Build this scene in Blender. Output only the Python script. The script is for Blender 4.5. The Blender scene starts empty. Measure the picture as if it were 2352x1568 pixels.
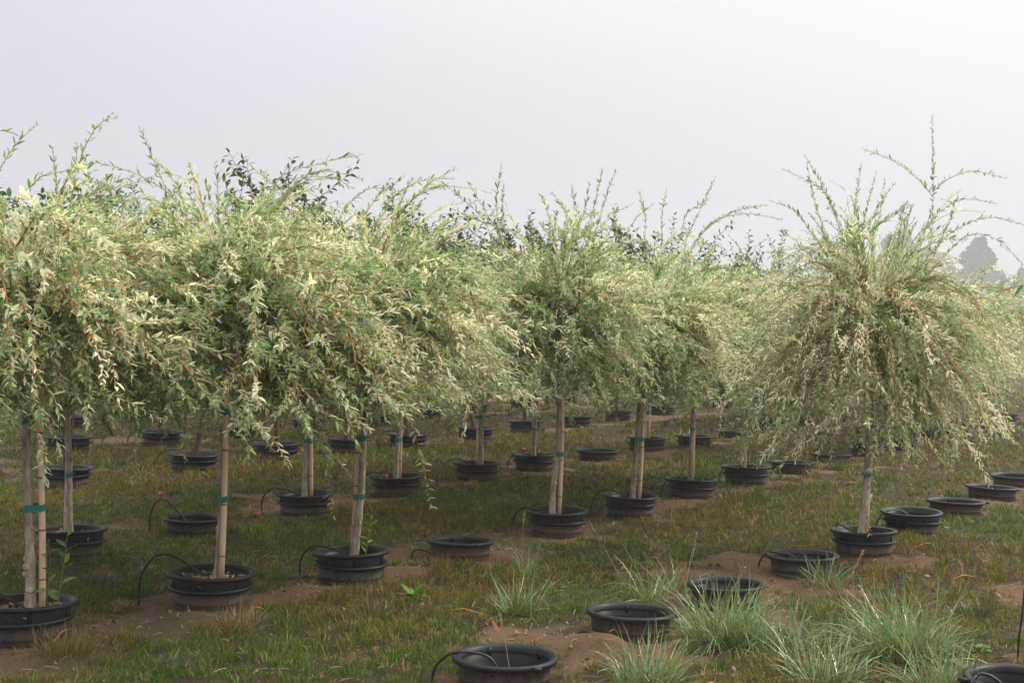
import bpy, math, random
import numpy as np
from mathutils import Vector, Matrix

# ------------------------------------------------------------------ camera
W2, H2, F2 = 2352.0, 1568.0, 2850.0          # pixel frame the layout was measured in
CAM_Z, ROLL = 1.48, math.radians(1.2)
sc = bpy.context.scene
cd = bpy.data.cameras.new("camera")
cd.sensor_width = 36.0
cd.lens = 36.0 * F2 / W2
cd.clip_start, cd.clip_end = 0.05, 3000.0
cam = bpy.data.objects.new("camera", cd)
sc.collection.objects.link(cam)
_r = Vector((math.cos(ROLL), 0, math.sin(ROLL)))
_u = Vector((-math.sin(ROLL), 0, math.cos(ROLL)))
_b = _r.cross(_u)
cam.matrix_world = Matrix(((_r.x, _u.x, _b.x, 0), (_r.y, _u.y, _b.y, 0), (_r.z, _u.z, _b.z, CAM_Z), (0, 0, 0, 1)))
sc.camera = cam

# ------------------------------------------------------------------ sky and sun (bright fog, sun hidden to the right)
SUN_AZ, SUN_EL = math.radians(75), math.radians(42)
SUN_DIR = Vector((math.sin(SUN_AZ) * math.cos(SUN_EL), math.cos(SUN_AZ) * math.cos(SUN_EL), math.sin(SUN_EL)))
world = bpy.data.worlds.new("World")
sc.world = world
world.use_nodes = True
wt = world.node_tree
wt.nodes.clear()
wo = wt.nodes.new("ShaderNodeOutputWorld")
bg = wt.nodes.new("ShaderNodeBackground")
sky = wt.nodes.new("ShaderNodeTexSky")
sky.sky_type = 'NISHITA'
sky.sun_disc = False
sky.sun_elevation, sky.sun_rotation = SUN_EL, SUN_AZ
sky.dust_density = 6.0
skm = wt.nodes.new("ShaderNodeVectorMath"); skm.operation = 'SCALE'; skm.inputs['Scale'].default_value = 0.012
wt.links.new(sky.outputs[0], skm.inputs[0])
tc = wt.nodes.new("ShaderNodeTexCoord")
dot = wt.nodes.new("ShaderNodeVectorMath"); dot.operation = 'DOT_PRODUCT'
dot.inputs[1].default_value = SUN_DIR
wt.links.new(tc.outputs['Generated'], dot.inputs[0])
rmp = wt.nodes.new("ShaderNodeValToRGB")
rmp.color_ramp.interpolation = 'B_SPLINE'
el = rmp.color_ramp.elements
el[0].position, el[0].color = 0.0, (0.545, 0.545, 0.645, 1)
el[1].position, el[1].color = 1.0, (1.15, 1.12, 1.05, 1)
for p, c in ((0.14, (0.605, 0.605, 0.70)), (0.34, (0.69, 0.69, 0.755)), (0.55, (0.79, 0.79, 0.825)), (0.75, (0.95, 0.95, 0.95))):
    e = rmp.color_ramp.elements.new(p); e.color = (*c, 1)
wt.links.new(dot.outputs['Value'], rmp.inputs[0])
add = wt.nodes.new("ShaderNodeVectorMath"); add.operation = 'ADD'
sepw = wt.nodes.new("ShaderNodeSeparateXYZ")
wt.links.new(tc.outputs['Generated'], sepw.inputs[0])
zen = wt.nodes.new("ShaderNodeMapRange"); zen.interpolation_type = 'SMOOTHSTEP'      # overcast sky grows brighter towards the zenith
zen.inputs['From Min'].default_value = 0.05
wt.links.new(sepw.outputs['Z'], zen.inputs['Value'])
zr_ = wt.nodes.new("ShaderNodeValToRGB")
zr_.color_ramp.elements[0].color = (1, 1, 1, 1)
zr_.color_ramp.elements[1].color = (2.9, 2.84, 2.72, 1)
wt.links.new(zen.outputs[0], zr_.inputs[0])
zm = wt.nodes.new("ShaderNodeVectorMath"); zm.operation = 'MULTIPLY'
wt.links.new(rmp.outputs[0], zm.inputs[0]); wt.links.new(zr_.outputs[0], zm.inputs[1])
wt.links.new(zm.outputs[0], add.inputs[0])
wt.links.new(skm.outputs[0], add.inputs[1])
wt.links.new(add.outputs[0], bg.inputs['Color'])
bg.inputs['Strength'].default_value = 1.0
wt.links.new(bg.outputs[0], wo.inputs['Surface'])

sl = bpy.data.lights.new("sun", 'SUN')
sl.energy, sl.angle, sl.color = 3.0, math.radians(13), (1.0, 0.935, 0.82)
so = bpy.data.objects.new("sun", sl)
sc.collection.objects.link(so)
so.rotation_mode = 'QUATERNION'
so.rotation_quaternion = SUN_DIR.to_track_quat('Z', 'Y')
so.location = SUN_DIR * 60

vs = sc.view_settings
vs.view_transform, vs.look, vs.exposure, vs.gamma = 'Standard', 'None', 0.0, 1.0
vs.use_curve_mapping = False
sc.render.engine = 'CYCLES'
sc.cycles.max_bounces = 5
sc.cycles.diffuse_bounces = 3
sc.cycles.transmission_bounces = 3
sc.cycles.glossy_bounces = 2
sc.cycles.volume_bounces = 0
sc.cycles.adaptive_threshold = 0.02

# ------------------------------------------------------------------ helpers
rng = np.random.default_rng(7)
random.seed(7)
COL = sc.collection
CR, SR = math.cos(ROLL), math.sin(ROLL)

def pdir(px, py):
    dx, dy = px - W2 / 2, py - H2 / 2
    return ((dx * CR + dy * SR) / F2, 1.0, -(-dx * SR + dy * CR) / F2)

def at_depth(px, py, Y):
    d = pdir(px, py)
    return np.array((d[0] * Y, Y, CAM_Z + d[2] * Y))

def at_height(px, py, z):
    d = pdir(px, py)
    t = (z - CAM_Z) / d[2]
    return np.array((d[0] * t, t, z))

def nrm(a):
    return a / np.maximum(np.linalg.norm(a, axis=-1, keepdims=True), 1e-9)

def mesh_np(name, V, F, col=None, smooth=False, mats=(), midx=None):
    me = bpy.data.meshes.new(name)
    V = np.ascontiguousarray(V, dtype=np.float32)
    F = np.ascontiguousarray(F, dtype=np.int32)
    n, k = F.shape
    me.vertices.add(len(V)); me.vertices.foreach_set("co", V.ravel())
    me.loops.add(n * k); me.loops.foreach_set("vertex_index", F.ravel())
    me.polygons.add(n)
    me.polygons.foreach_set("loop_start", np.arange(0, n * k, k, dtype=np.int32))
    if smooth:
        me.polygons.foreach_set("use_smooth", np.ones(n, dtype=bool))
    for m in mats:
        me.materials.append(m)
    if midx is not None:
        me.polygons.foreach_set("material_index", np.ascontiguousarray(midx, dtype=np.int32))
    if col is not None:
        a = me.color_attributes.new("col", 'FLOAT_COLOR', 'POINT')
        c = np.ones((len(V), 4), dtype=np.float32)
        c[:, :col.shape[1]] = col
        a.data.foreach_set("color", c.ravel())
    me.update(calc_edges=True)
    return me

def obj(name, me, parent=None, loc=None, kind=None):
    o = bpy.data.objects.new(name, me)
    COL.objects.link(o)
    if parent is not None:
        o.parent = parent
    if loc is not None:
        o.location = loc
    if kind:
        o["kind"] = kind
    return o

def thing(name, label, cat, loc=(0, 0, 0), group=None):
    o = bpy.data.objects.new(name, None)
    COL.objects.link(o)
    o.empty_display_size = 0.1
    o.location = loc
    tag(o, label, cat, group)
    return o

def tag(o, label, cat, group=None):
    o["label"], o["category"] = label, cat
    if group:
        o["group"] = group
    return o

class MB:
    """collects triangles"""
    def __init__(s):
        s.V, s.F, s.C, s.M, s.n = [], [], [], [], 0
    def add(s, V, F, c=None, m=0):
        V = np.asarray(V, dtype=float).reshape(-1, 3)
        F = np.asarray(F, dtype=int).reshape(-1, 3)
        s.V.append(V); s.F.append(F + s.n); s.M.append(np.full(len(F), m))
        if c is None:
            c = np.zeros((len(V), 4))
        c = np.asarray(c, dtype=float)
        if c.ndim == 1:
            c = np.tile(c, (len(V), 1))
        if c.shape[1] == 3:
            c = np.hstack([c, np.ones((len(V), 1))])
        s.C.append(c)
        s.n += len(V)
    def mesh(s, name, mats, smooth=False):
        return mesh_np(name, np.vstack(s.V), np.vstack(s.F), np.vstack(s.C), smooth, mats, np.concatenate(s.M))

def tubes(P, R, k=3, caps=False):
    """P (B,S,3) R (B,S) -> verts, tri faces"""
    P = np.asarray(P, float); R = np.asarray(R, float)
    if P.ndim == 2:
        P = P[None]; R = R[None]
    B, S, _ = P.shape
    T = nrm(np.gradient(P, axis=1))
    ref = np.array((0.31, 0.17, 0.1)) if abs(T[..., 2]).mean() > 0.6 else np.array((0.13, 0.08, 1.0))
    ref = np.broadcast_to(ref / np.linalg.norm(ref), T.shape)
    N = nrm(np.cross(T, ref)); Bn = np.cross(T, N)
    a = np.arange(k) * 2 * np.pi / k
    V = P[:, :, None] + R[:, :, None, None] * (np.cos(a)[None, None, :, None] * N[:, :, None] + np.sin(a)[None, None, :, None] * Bn[:, :, None])
    idx = np.arange(B * S * k).reshape(B, S, k)
    q0, q1 = idx[:, :-1], idx[:, 1:]
    q0r, q1r = np.roll(q0, -1, 2), np.roll(q1, -1, 2)
    F = np.concatenate([np.stack([q0, q0r, q1r], -1).reshape(-1, 3), np.stack([q0, q1r, q1], -1).reshape(-1, 3)])
    V = V.reshape(-1, 3)
    if caps:
        c0 = P[:, 0]; c1 = P[:, -1]
        n0 = len(V)
        V = np.vstack([V, c0, c1])
        ex = []
        for b in range(B):
            for j in range(k):
                ex.append((idx[b, 0, (j + 1) % k], idx[b, 0, j], n0 + b))
                ex.append((idx[b, -1, j], idx[b, -1, (j + 1) % k], n0 + B + b))
        F = np.vstack([F, np.array(ex)])
    return V, F

def lathe(prof, k=40, wob=0.0):
    prof = np.asarray(prof, float)
    a = np.arange(k) * 2 * np.pi / k
    V = np.stack([prof[:, 0, None] * np.cos(a), prof[:, 0, None] * np.sin(a), np.repeat(prof[:, 1, None], k, 1)], -1)
    n = len(prof)
    idx = np.arange(n * k).reshape(n, k)
    r = np.roll(idx, -1, 1)
    F = np.concatenate([np.stack([idx[:-1], r[:-1], r[1:]], -1).reshape(-1, 3), np.stack([idx[:-1], r[1:], idx[1:]], -1).reshape(-1, 3)])
    return V.reshape(-1, 3), F

LT = np.array([0.0, 0.33, 0.33, 0.70, 0.70, 1.0])
LS = np.array([0.0, -1.0, 1.0, -0.82, 0.82, 0.0])
LF = np.array([(0, 2, 1), (1, 2, 4), (1, 4, 3), (3, 4, 5)])
def leaves(P, D, N, L, Wd, curl, fold=0.25):
    """vectorised lance-shaped leaves, 6 verts / 4 tris each"""
    S = nrm(np.cross(D, N))
    L = L[:, None, None]; Wd = Wd[:, None, None]; curl = curl[:, None, None]
    V = (P[:, None] + D[:, None] * (LT[None, :, None] * L) + S[:, None] * (LS[None, :, None] * Wd * 0.5)
         + N[:, None] * (np.abs(LS)[None, :, None] * Wd * fold - curl * L * (LT ** 2)[None, :, None]))
    n = len(P)
    F = (LF[None] + (np.arange(n) * 6)[:, None, None]).reshape(-1, 3)
    return V.reshape(-1, 3), F

def grow(P0, D0, Ln, steps, droop, wander, rg):
    """P0,D0 (B,3), Ln (B) lengths, droop (B) -> paths (B,steps+1,3)"""
    B = len(P0)
    P = P0.copy(); D = nrm(D0)
    out = [P.copy()]
    ds = (Ln / steps)[:, None]
    for i in range(steps):
        D = D + ds * droop[:, None] * np.array((0, 0, -1.0)) + rg.normal(0, wander, (B, 3)) * np.sqrt(ds)
        D = nrm(D)
        P = P + D * ds
        out.append(P.copy())
    return np.stack(out, 1)

def along(path, m, t0, t1, rg, jit=0.3):
    """m sample nodes on each path -> pos (B,m,3), tangent, t"""
    B, S, _ = path.shape
    t = np.linspace(t0, t1, m)[None] + rg.uniform(-jit, jit, (B, m)) * (t1 - t0) / m
    t = np.clip(t, 0, 0.999)
    f = t * (S - 1)
    i = f.astype(int); fr = (f - i)[..., None]
    b = np.arange(B)[:, None]
    a, c = path[b, i], path[b, i + 1]
    return a + (c - a) * fr, nrm(c - a), t

def frame(T):
    ref = np.where(np.abs(T[..., 2:3]) > 0.9, np.array((1.0, 0, 0)), np.array((0, 0, 1.0)))
    N1 = nrm(np.cross(T, ref))
    return N1, np.cross(T, N1)

class Noise2:
    def __init__(s, seed):
        s.t = np.random.default_rng(seed).random((256, 256))
    def __call__(s, x, y):
        x = np.asarray(x); y = np.asarray(y)
        i = np.floor(x).astype(int); j = np.floor(y).astype(int)
        u = x - i; v = y - j
        u = u * u * (3 - 2 * u); v = v * v * (3 - 2 * v)
        t = s.t
        g = lambda a, b: t[a & 255, b & 255]
        return (g(i, j) * (1 - u) + g(i + 1, j) * u) * (1 - v) + (g(i, j + 1) * (1 - u) + g(i + 1, j + 1) * u) * v
    def fbm(s, x, y, o=3):
        r = 0; a = 0.5; w = 0
        for k in range(o):
            r = r + a * s(x * 2 ** k + 17.3 * k, y * 2 ** k + 5.1 * k); w += a; a *= 0.55
        return r / w
nz, nz2, nz3 = Noise2(1), Noise2(2), Noise2(3)

# ------------------------------------------------------------------ materials
def new_mat(name):
    m = bpy.data.materials.new(name)
    m.use_nodes = True
    nt = m.node_tree
    p = nt.nodes["Principled BSDF"]
    return m, nt, p

def nodes_noise(nt, scale, detail=3, coord='Object', rough=0.55):
    t = nt.nodes.new("ShaderNodeTexCoord")
    n = nt.nodes.new("ShaderNodeTexNoise")
    n.inputs['Scale'].default_value = scale
    n.inputs['Detail'].default_value = detail
    n.inputs['Roughness'].default_value = rough
    nt.links.new(t.outputs[coord], n.inputs['Vector'])
    return n

def ramp(nt, src, stops):
    r = nt.nodes.new("ShaderNodeValToRGB")
    e = r.color_ramp.elements
    e[0].position, e[0].color = stops[0][0], (*stops[0][1], 1)
    e[1].position, e[1].color = stops[-1][0], (*stops[-1][1], 1)
    for p, c in stops[1:-1]:
        k = e.new(p); k.color = (*c, 1)
    nt.links.new(src, r.inputs[0])
    return r

def bump(nt, p, src, strength, dist):
    b = nt.nodes.new("ShaderNodeBump")
    b.inputs['Strength'].default_value = strength
    b.inputs['Distance'].default_value = dist
    nt.links.new(src, b.inputs['Height'])
    nt.links.new(b.outputs[0], p.inputs['Normal'])

def mixc(nt, fac, a, b):
    m = nt.nodes.new("ShaderNodeMix"); m.data_type = 'RGBA'
    for s, v in ((0, fac), (6, a), (7, b)):
        if isinstance(v, (tuple, float, int)):
            m.inputs[s].default_value = (*v, 1) if isinstance(v, tuple) else v
        else:
            nt.links.new(v, m.inputs[s])
    return m.outputs[2]

def math_node(nt, op, a, b=None, clamp=False):
    m = nt.nodes.new("ShaderNodeMath"); m.operation = op; m.use_clamp = clamp
    for i, v in enumerate((a, b)):
        if v is None: continue
        if isinstance(v, (int, float)): m.inputs[i].default_value = v
        else: nt.links.new(v, m.inputs[i])
    return m.outputs[0]

def leaf_mat(name, rough, spec, trans, variegated=False, cream=(0.90, 0.87, 0.65), tgain=1.0):
    m, nt, p = new_mat(name)
    a = nt.nodes.new("ShaderNodeAttribute"); a.attribute_name = "col"
    c = a.outputs['Color']
    if variegated:
        n = nodes_noise(nt, 150, 2)
        f = math_node(nt, 'MULTIPLY_ADD', n.outputs['Fac'], 1.8)
        f.node.inputs[2].default_value = -0.9
        f = math_node(nt, 'ADD', f, a.outputs['Alpha'], True)
        c = mixc(nt, f, c, cream)
    nt.links.new(c, p.inputs['Base Color'])
    p.inputs['Roughness'].default_value = rough
    p.inputs['Specular IOR Level'].default_value = spec
    if trans > 0:
        t = nt.nodes.new("ShaderNodeBsdfTranslucent")
        g = nt.nodes.new("ShaderNodeVectorMath"); g.operation = 'MULTIPLY'
        g.inputs[1].default_value = (1.0 * tgain, 1.04 * tgain, 0.82 * tgain)
        nt.links.new(c, g.inputs[0])
        nt.links.new(g.outputs[0], t.inputs['Color'])
        mx = nt.nodes.new("ShaderNodeMixShader"); mx.inputs[0].default_value = trans
        nt.links.new(p.outputs[0], mx.inputs[1]); nt.links.new(t.outputs[0], mx.inputs[2])
        nt.links.new(mx.outputs[0], nt.nodes["Material Output"].inputs['Surface'])
    return m

M_WILLOW = leaf_mat("willow_leaf", 0.42, 0.35, 0.45, True, tgain=1.12)
M_GRASS = leaf_mat("grass_blade", 0.5, 0.25, 0.28)
M_REED = leaf_mat("wet_grass_blade", 0.30, 0.6, 0.22)
M_WEED = leaf_mat("weed_leaf", 0.5, 0.3, 0.35)
M_DARK = leaf_mat("fruit_tree_leaf", 0.38, 0.4, 0.12)
M_FAR = leaf_mat("far_tree_leaf", 0.7, 0.1, 0.0)

m, nt, p = new_mat("willow_twig")
n = nodes_noise(nt, 9, 3)
r = ramp(nt, n.outputs['Fac'], [(0.3, (0.28, 0.15, 0.04)), (0.55, (0.50, 0.18, 0.05)), (0.75, (0.60, 0.20, 0.06))])
nt.links.new(r.outputs[0], p.inputs['Base Color']); p.inputs['Roughness'].default_value = 0.5
M_TWIG = m

def bark(name, stops, scale, bs=0.6):
    m, nt, p = new_mat(name)
    t = nt.nodes.new("ShaderNodeTexCoord")
    mp = nt.nodes.new("ShaderNodeMapping"); mp.inputs['Scale'].default_value = (1, 1, 0.35)
    nt.links.new(t.outputs['Object'], mp.inputs[0])
    n = nt.nodes.new("ShaderNodeTexNoise"); n.inputs['Scale'].default_value = scale; n.inputs['Detail'].default_value = 5
    nt.links.new(mp.outputs[0], n.inputs['Vector'])
    r = ramp(nt, n.outputs['Fac'], stops)
    nt.links.new(r.outputs[0], p.inputs['Base Color'])
    p.inputs['Roughness'].default_value = 0.85
    bump(nt, p, n.outputs['Fac'], bs, 0.01)
    return m
M_BARK = bark("willow_bark", [(0.25, (0.13, 0.10, 0.07)), (0.5, (0.33, 0.275, 0.21)), (0.75, (0.52, 0.46, 0.37))], 38)
M_BARKD = bark("fruit_tree_bark", [(0.25, (0.025, 0.016, 0.011)), (0.55, (0.075, 0.042, 0.026)), (0.8, (0.13, 0.08, 0.05))], 30)

m, nt, p = new_mat("bamboo_cane")
n = nodes_noise(nt, 5, 4)
r = ramp(nt, n.outputs['Fac'], [(0.3, (0.58, 0.38, 0.23)), (0.55, (0.70, 0.50, 0.35)), (0.75, (0.75, 0.58, 0.45))])
nt.links.new(r.outputs[0], p.inputs['Base Color']); p.inputs['Roughness'].default_value = 0.42
M_CANE = m
m, nt, p = new_mat("cane_node")
p.inputs['Base Color'].default_value = (0.22, 0.13, 0.07, 1); p.inputs['Roughness'].default_value = 0.7
M_NODE = m
m, nt, p = new_mat("green_tie_tape")
n = nodes_noise(nt, 120, 2)
r = ramp(nt, n.outputs['Fac'], [(0.3, (0.006, 0.12, 0.088)), (0.7, (0.018, 0.25, 0.18))])
nt.links.new(r.outputs[0], p.inputs['Base Color']); p.inputs['Roughness'].default_value = 0.32
M_TIE = m
m, nt, p = new_mat("black_tube")
p.inputs['Base Color'].default_value = (0.012, 0.012, 0.013, 1); p.inputs['Roughness'].default_value = 0.45
M_TUBE = m

def plastic(name, dirt):
    m, nt, p = new_mat(name)
    t = nt.nodes.new("ShaderNodeTexCoord")
    mp = nt.nodes.new("ShaderNodeMapping"); mp.inputs['Scale'].default_value = (1, 1, 0.4)
    nt.links.new(t.outputs['Object'], mp.inputs[0])
    n = nt.nodes.new("ShaderNodeTexNoise"); n.inputs['Scale'].default_value = 22; n.inputs['Detail'].default_value = 6; n.inputs['Roughness'].default_value = 0.7
    nt.links.new(mp.outputs[0], n.inputs['Vector'])
    n2 = nodes_noise(nt, 120, 3)
    oi = nt.nodes.new("ShaderNodeObjectInfo")
    vary = math_node(nt, 'MULTIPLY_ADD', oi.outputs['Random'], 0.22); vary.node.inputs[2].default_value = -0.11
    f = math_node(nt, 'ADD', n.outputs['Fac'], math_node(nt, 'ADD', math_node(nt, 'MULTIPLY', n2.outputs['Fac'], 0.45), vary))
    mr = nt.nodes.new("ShaderNodeMapRange"); mr.interpolation_type = 'SMOOTHSTEP'
    mr.inputs['From Min'].default_value = 0.95 - dirt; mr.inputs['From Max'].default_value = 1.25 - dirt
    mr.inputs['To Max'].default_value = 0.62
    nt.links.new(f, mr.inputs['Value'])
    c = mixc(nt, mr.outputs[0], (0.015, 0.015, 0.016), (0.12, 0.078, 0.048))
    nt.links.new(c, p.inputs['Base Color'])
    rr = math_node(nt, 'MULTIPLY_ADD', mr.outputs[0], 0.45); rr.node.inputs[2].default_value = 0.42
    nt.links.new(rr, p.inputs['Roughness'])
    p.inputs['Specular IOR Level'].default_value = 0.25
    bump(nt, p, n2.outputs['Fac'], 0.15, 0.004)
    return m
M_PLW = plastic("muddy_black_plastic", 0.46)
M_PLP = plastic("dusty_black_plastic", 0.20)
M_PLR = plastic("black_plastic_rim", 0.04)
M_PLI = plastic("black_plastic_inside", -0.1)
M_PLI.node_tree.nodes["Principled BSDF"].inputs["Specular IOR Level"].default_value = 0.12

m, nt, p = new_mat("potting_mix")
n = nodes_noise(nt, 60, 4)
r = ramp(nt, n.outputs['Fac'], [(0.3, (0.015, 0.010, 0.007)), (0.6, (0.05, 0.032, 0.02)), (0.8, (0.11, 0.075, 0.045))])
nt.links.new(r.outputs[0], p.inputs['Base Color']); p.inputs['Roughness'].default_value = 0.95
bump(nt, p, n.outputs['Fac'], 1.0, 0.02)
M_MIX = m
m, nt, p = new_mat("bark_chip")
a = nt.nodes.new("ShaderNodeAttribute"); a.attribute_name = "col"
nt.links.new(a.outputs['Color'], p.inputs['Base Color']); p.inputs['Roughness'].default_value = 0.85
M_CHIP = m
m, nt, p = new_mat("litter")
a = nt.nodes.new("ShaderNodeAttribute"); a.attribute_name = "col"
nt.links.new(a.outputs['Color'], p.inputs['Base Color']); p.inputs['Roughness'].default_value = 0.7
M_LITTER = m
m, nt, p = new_mat("fruit_skin")
n = nodes_noise(nt, 30, 3)
r = ramp(nt, n.outputs['Fac'], [(0.3, (0.16, 0.025, 0.022)), (0.6, (0.24, 0.06, 0.045)), (0.8, (0.32, 0.17, 0.11))])
nt.links.new(r.outputs[0], p.inputs['Base Color']); p.inputs['Roughness'].default_value = 0.4
M_FRUIT = m

# ground: bare soil / thatch by the 'col' attribute (r = how much is bare, g = moss)
m, nt, p = new_mat("nursery_soil")
a = nt.nodes.new("ShaderNodeAttribute"); a.attribute_name = "col"
sep = nt.nodes.new("ShaderNodeSeparateColor")
nt.links.new(a.outputs['Color'], sep.inputs[0])
n1 = nodes_noise(nt, 3.0, 6, rough=0.65)
n2 = nodes_noise(nt, 45, 5, rough=0.7)
soil = ramp(nt, n1.outputs['Fac'], [(0.25, (0.18, 0.098, 0.045)), (0.5, (0.29, 0.165, 0.080)), (0.75, (0.41, 0.25, 0.135))])
soil2 = mixc(nt, math_node(nt, 'MULTIPLY', n2.outputs['Fac'], 0.55), soil.outputs[0], (0.06, 0.034, 0.018))
th = ramp(nt, n2.outputs['Fac'], [(0.3, (0.022, 0.016, 0.005)), (0.55, (0.066, 0.040, 0.013)), (0.75, (0.13, 0.08, 0.030))])
fac = math_node(nt, 'ADD', sep.outputs[0], math_node(nt, 'MULTIPLY_ADD', n2.outputs['Fac'], 0.7))
fac.node.inputs[1].links[0].from_node.inputs[2].default_value = -0.35
mr = nt.nodes.new("ShaderNodeMapRange"); mr.interpolation_type = 'SMOOTHSTEP'
mr.inputs['From Min'].default_value = 0.3; mr.inputs['From Max'].default_value = 0.7
nt.links.new(fac, mr.inputs['Value'])
c = mixc(nt, mr.outputs[0], th.outputs[0], soil2)
c = mixc(nt, sep.outputs[1], c, (0.055, 0.07, 0.018))
nt.links.new(c, p.inputs['Base Color'])
p.inputs['Roughness'].default_value = 0.95
n3 = nodes_noise(nt, 170, 4, rough=0.75)
bump(nt, p, math_node(nt, 'ADD', n2.outputs['Fac'], math_node(nt, 'MULTIPLY', n3.outputs['Fac'], 0.6)), 1.0, 0.045)
M_SOIL = m

# ------------------------------------------------------------------ layout: rim centres (px, py) and rim widths in the 2352-wide frame
Z_TREE, Z_SOCK = 0.19, 0.13           # rim heights above the ground
D_TREE, D_SOCK = 0.487, 0.46          # rim diameters
# rows: (px, py, w, kind)  T = willow in its pot, E = empty socket, P = pot without a tree, F = fruit tree
ROW_A = [(1160, 1503, 245, 'E'), (1449, 1400, 208, 'E'), (1668, 1337, 177, 'E'), (1845, 1272, 165, 'E'), (1985, 1215, 150, 'T'),
         (2094, 1172, 138, 'P'), (2195, 1148, 130, 'E'), (2278, 1116, 118, 'E'), (2334, 1090, 112, 'E')]
ROW_B = [(64, 1378, 224, 'T'), (486, 1310, 203, 'T'), (808, 1262, 178, 'T'), (1057, 1238, 157, 'E'), (1280, 1170, 141, 'T'),
         (1448, 1135, 128, 'T'), (1588, 1098, 122, 'T'), (1714, 1069, 114, 'T'), (1820, 1059, 106, 'E'), (1910, 1041, 94, 'E'),
         (1993, 1015, 90, 'T'), (2063, 1004, 88, 'T'), (2134, 985, 83, 'T'), (2195, 971, 80, 'T'), (2250, 959, 76, 'T'), (2308, 949, 72, 'T')]
ROW_C = [(165, 1212, 152, 'T'), (445, 1186, 135, 'E'), (700, 1130, 132, 'T'), (912, 1091, 123, 'T'), (1096, 1061, 110, 'T'),
         (1228, 1042, 104, 'T'), (1373, 1032, 99, 'E'), (1486, 1003, 95, 'T'), (1595, 999, 88, 'P'), (1685, 988, 82, 'E'),
         (1770, 963, 80, 'T'), (1847, 955, 78, 'T'), (1919, 945, 73, 'T'), (1977, 937, 70, 'T'), (2053, 927, 66, 'T')]
ROW_D = [(152, 1071, 120), (446, 1040, 120), (637, 1017, 112), (797, 1007, 105), (937, 995, 98), (1091, 980, 93), (1207, 965, 87),
         (1324, 955, 81), (1419, 942, 76), (1519, 932, 72), (1655, 918, 66), (1732, 910, 62)]
ROW_E = [(158, 1001, 109), (369, 989, 100), (547, 975, 94), (710, 961, 86), (861, 951, 85), (984, 937, 80), (1092, 927, 75), (1199, 916, 68), (1290, 908, 64)]
ROW_F = [(154, 954, 94), (318, 943, 84), (479, 936, 78), (640, 925, 72), (873, 905, 66), (1058, 897, 62)]
ROW_R = [(2346, 1556, 257, 'E')]
SPOTS = []      # dicts
for row, lst in (('A', ROW_A), ('B', ROW_B), ('C', ROW_C), ('D', ROW_D), ('E', ROW_E), ('F', ROW_F), ('R', ROW_R)):
    for i, t in enumerate(lst):
        k = t[3] if len(t) > 3 else 'F'
        z = Z_SOCK if k == 'E' else Z_TREE
        P = at_height(t[0], t[1], z)
        D = D_SOCK if k == 'E' else D_TREE
        s = float(np.clip(t[2] * P[1] / (F2 * D), 0.95, 1.2))
        SPOTS.append(dict(row=row, i=i, kind=k, px=t[0], py=t[1], x=P[0], y=P[1], s=s))
S = {(d['row'], d['i']): d for d in SPOTS}
PX = np.array([(d['x'], d['y'], d['s']) for d in SPOTS])
# row direction (least squares over rows A-C)
dirs = []
for rw in 'ABC':
    q = np.array([(d['x'], d['y']) for d in SPOTS if d['row'] == rw])
    v = np.linalg.svd(q - q.mean(0))[2][0]
    dirs.append(v if v[1] > 0 else -v)
RD = nrm(np.mean(dirs, 0)); RN = np.array((RD[1], -RD[0]))
ROFF = [float(np.mean([d['x'] * RN[0] + d['y'] * RN[1] for d in SPOTS if d['row'] == rw])) for rw in 'ABCDEFR']

# soil mounds (beside the pots)
MOUNDS = []
for d in SPOTS:
    if d['row'] in 'ABC':
        for k in range(2):
            an = random.uniform(-2.2, 0.6)
            MOUNDS.append((d['x'] + math.cos(an) * random.uniform(.33, .5), d['y'] + math.sin(an) * random.uniform(.33, .5), random.uniform(.01, .035), random.uniform(.10, .2)))
for px, py, a, w in ((1350, 1508, .085, .20), (1690, 1285, .04, .18), (890, 1325, .045, .22), (600, 1195, .05, .25), (2010, 1285, .03, .18), (230, 1450, .03, .18), (1250, 1480, .015, .3)):
    q = at_height(px, py, 0)
    MOUNDS.append((q[0], q[1], a, w))

def pot_dist(x, y):
    x = np.asarray(x, float); y = np.asarray(y, float)
    d = np.full(x.shape, 9.0)
    for (a, b, s) in PX:
        d = np.minimum(d, np.hypot(x - a, y - b) / s)
    return d

def ground_h(x, y, pd=None):
    x = np.asarray(x, float); y = np.asarray(y, float)
    if pd is None: pd = pot_dist(x, y)
    near = np.clip(1.2 - np.hypot(x, y) / 60, 0.2, 1)
    h = (nz.fbm(x * .9, y * .9, 3) - .5) * .08 + (nz2.fbm(x * 5, y * 5, 3) - .5) * .04 + (nz3.fbm(x * 17, y * 17, 2) - .5) * .03
    h = h * np.clip((pd - .18) / .35, 0.25, 1) * near
    for (a, b, am, w) in MOUNDS:
        r2 = ((x - a) ** 2 + (y - b) ** 2) / (w * w)
        h = np.where(r2 < 6, h + am * np.exp(-r2) * (0.7 + 0.6 * nz3(x * 9, y * 9)), h)
    return h

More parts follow.
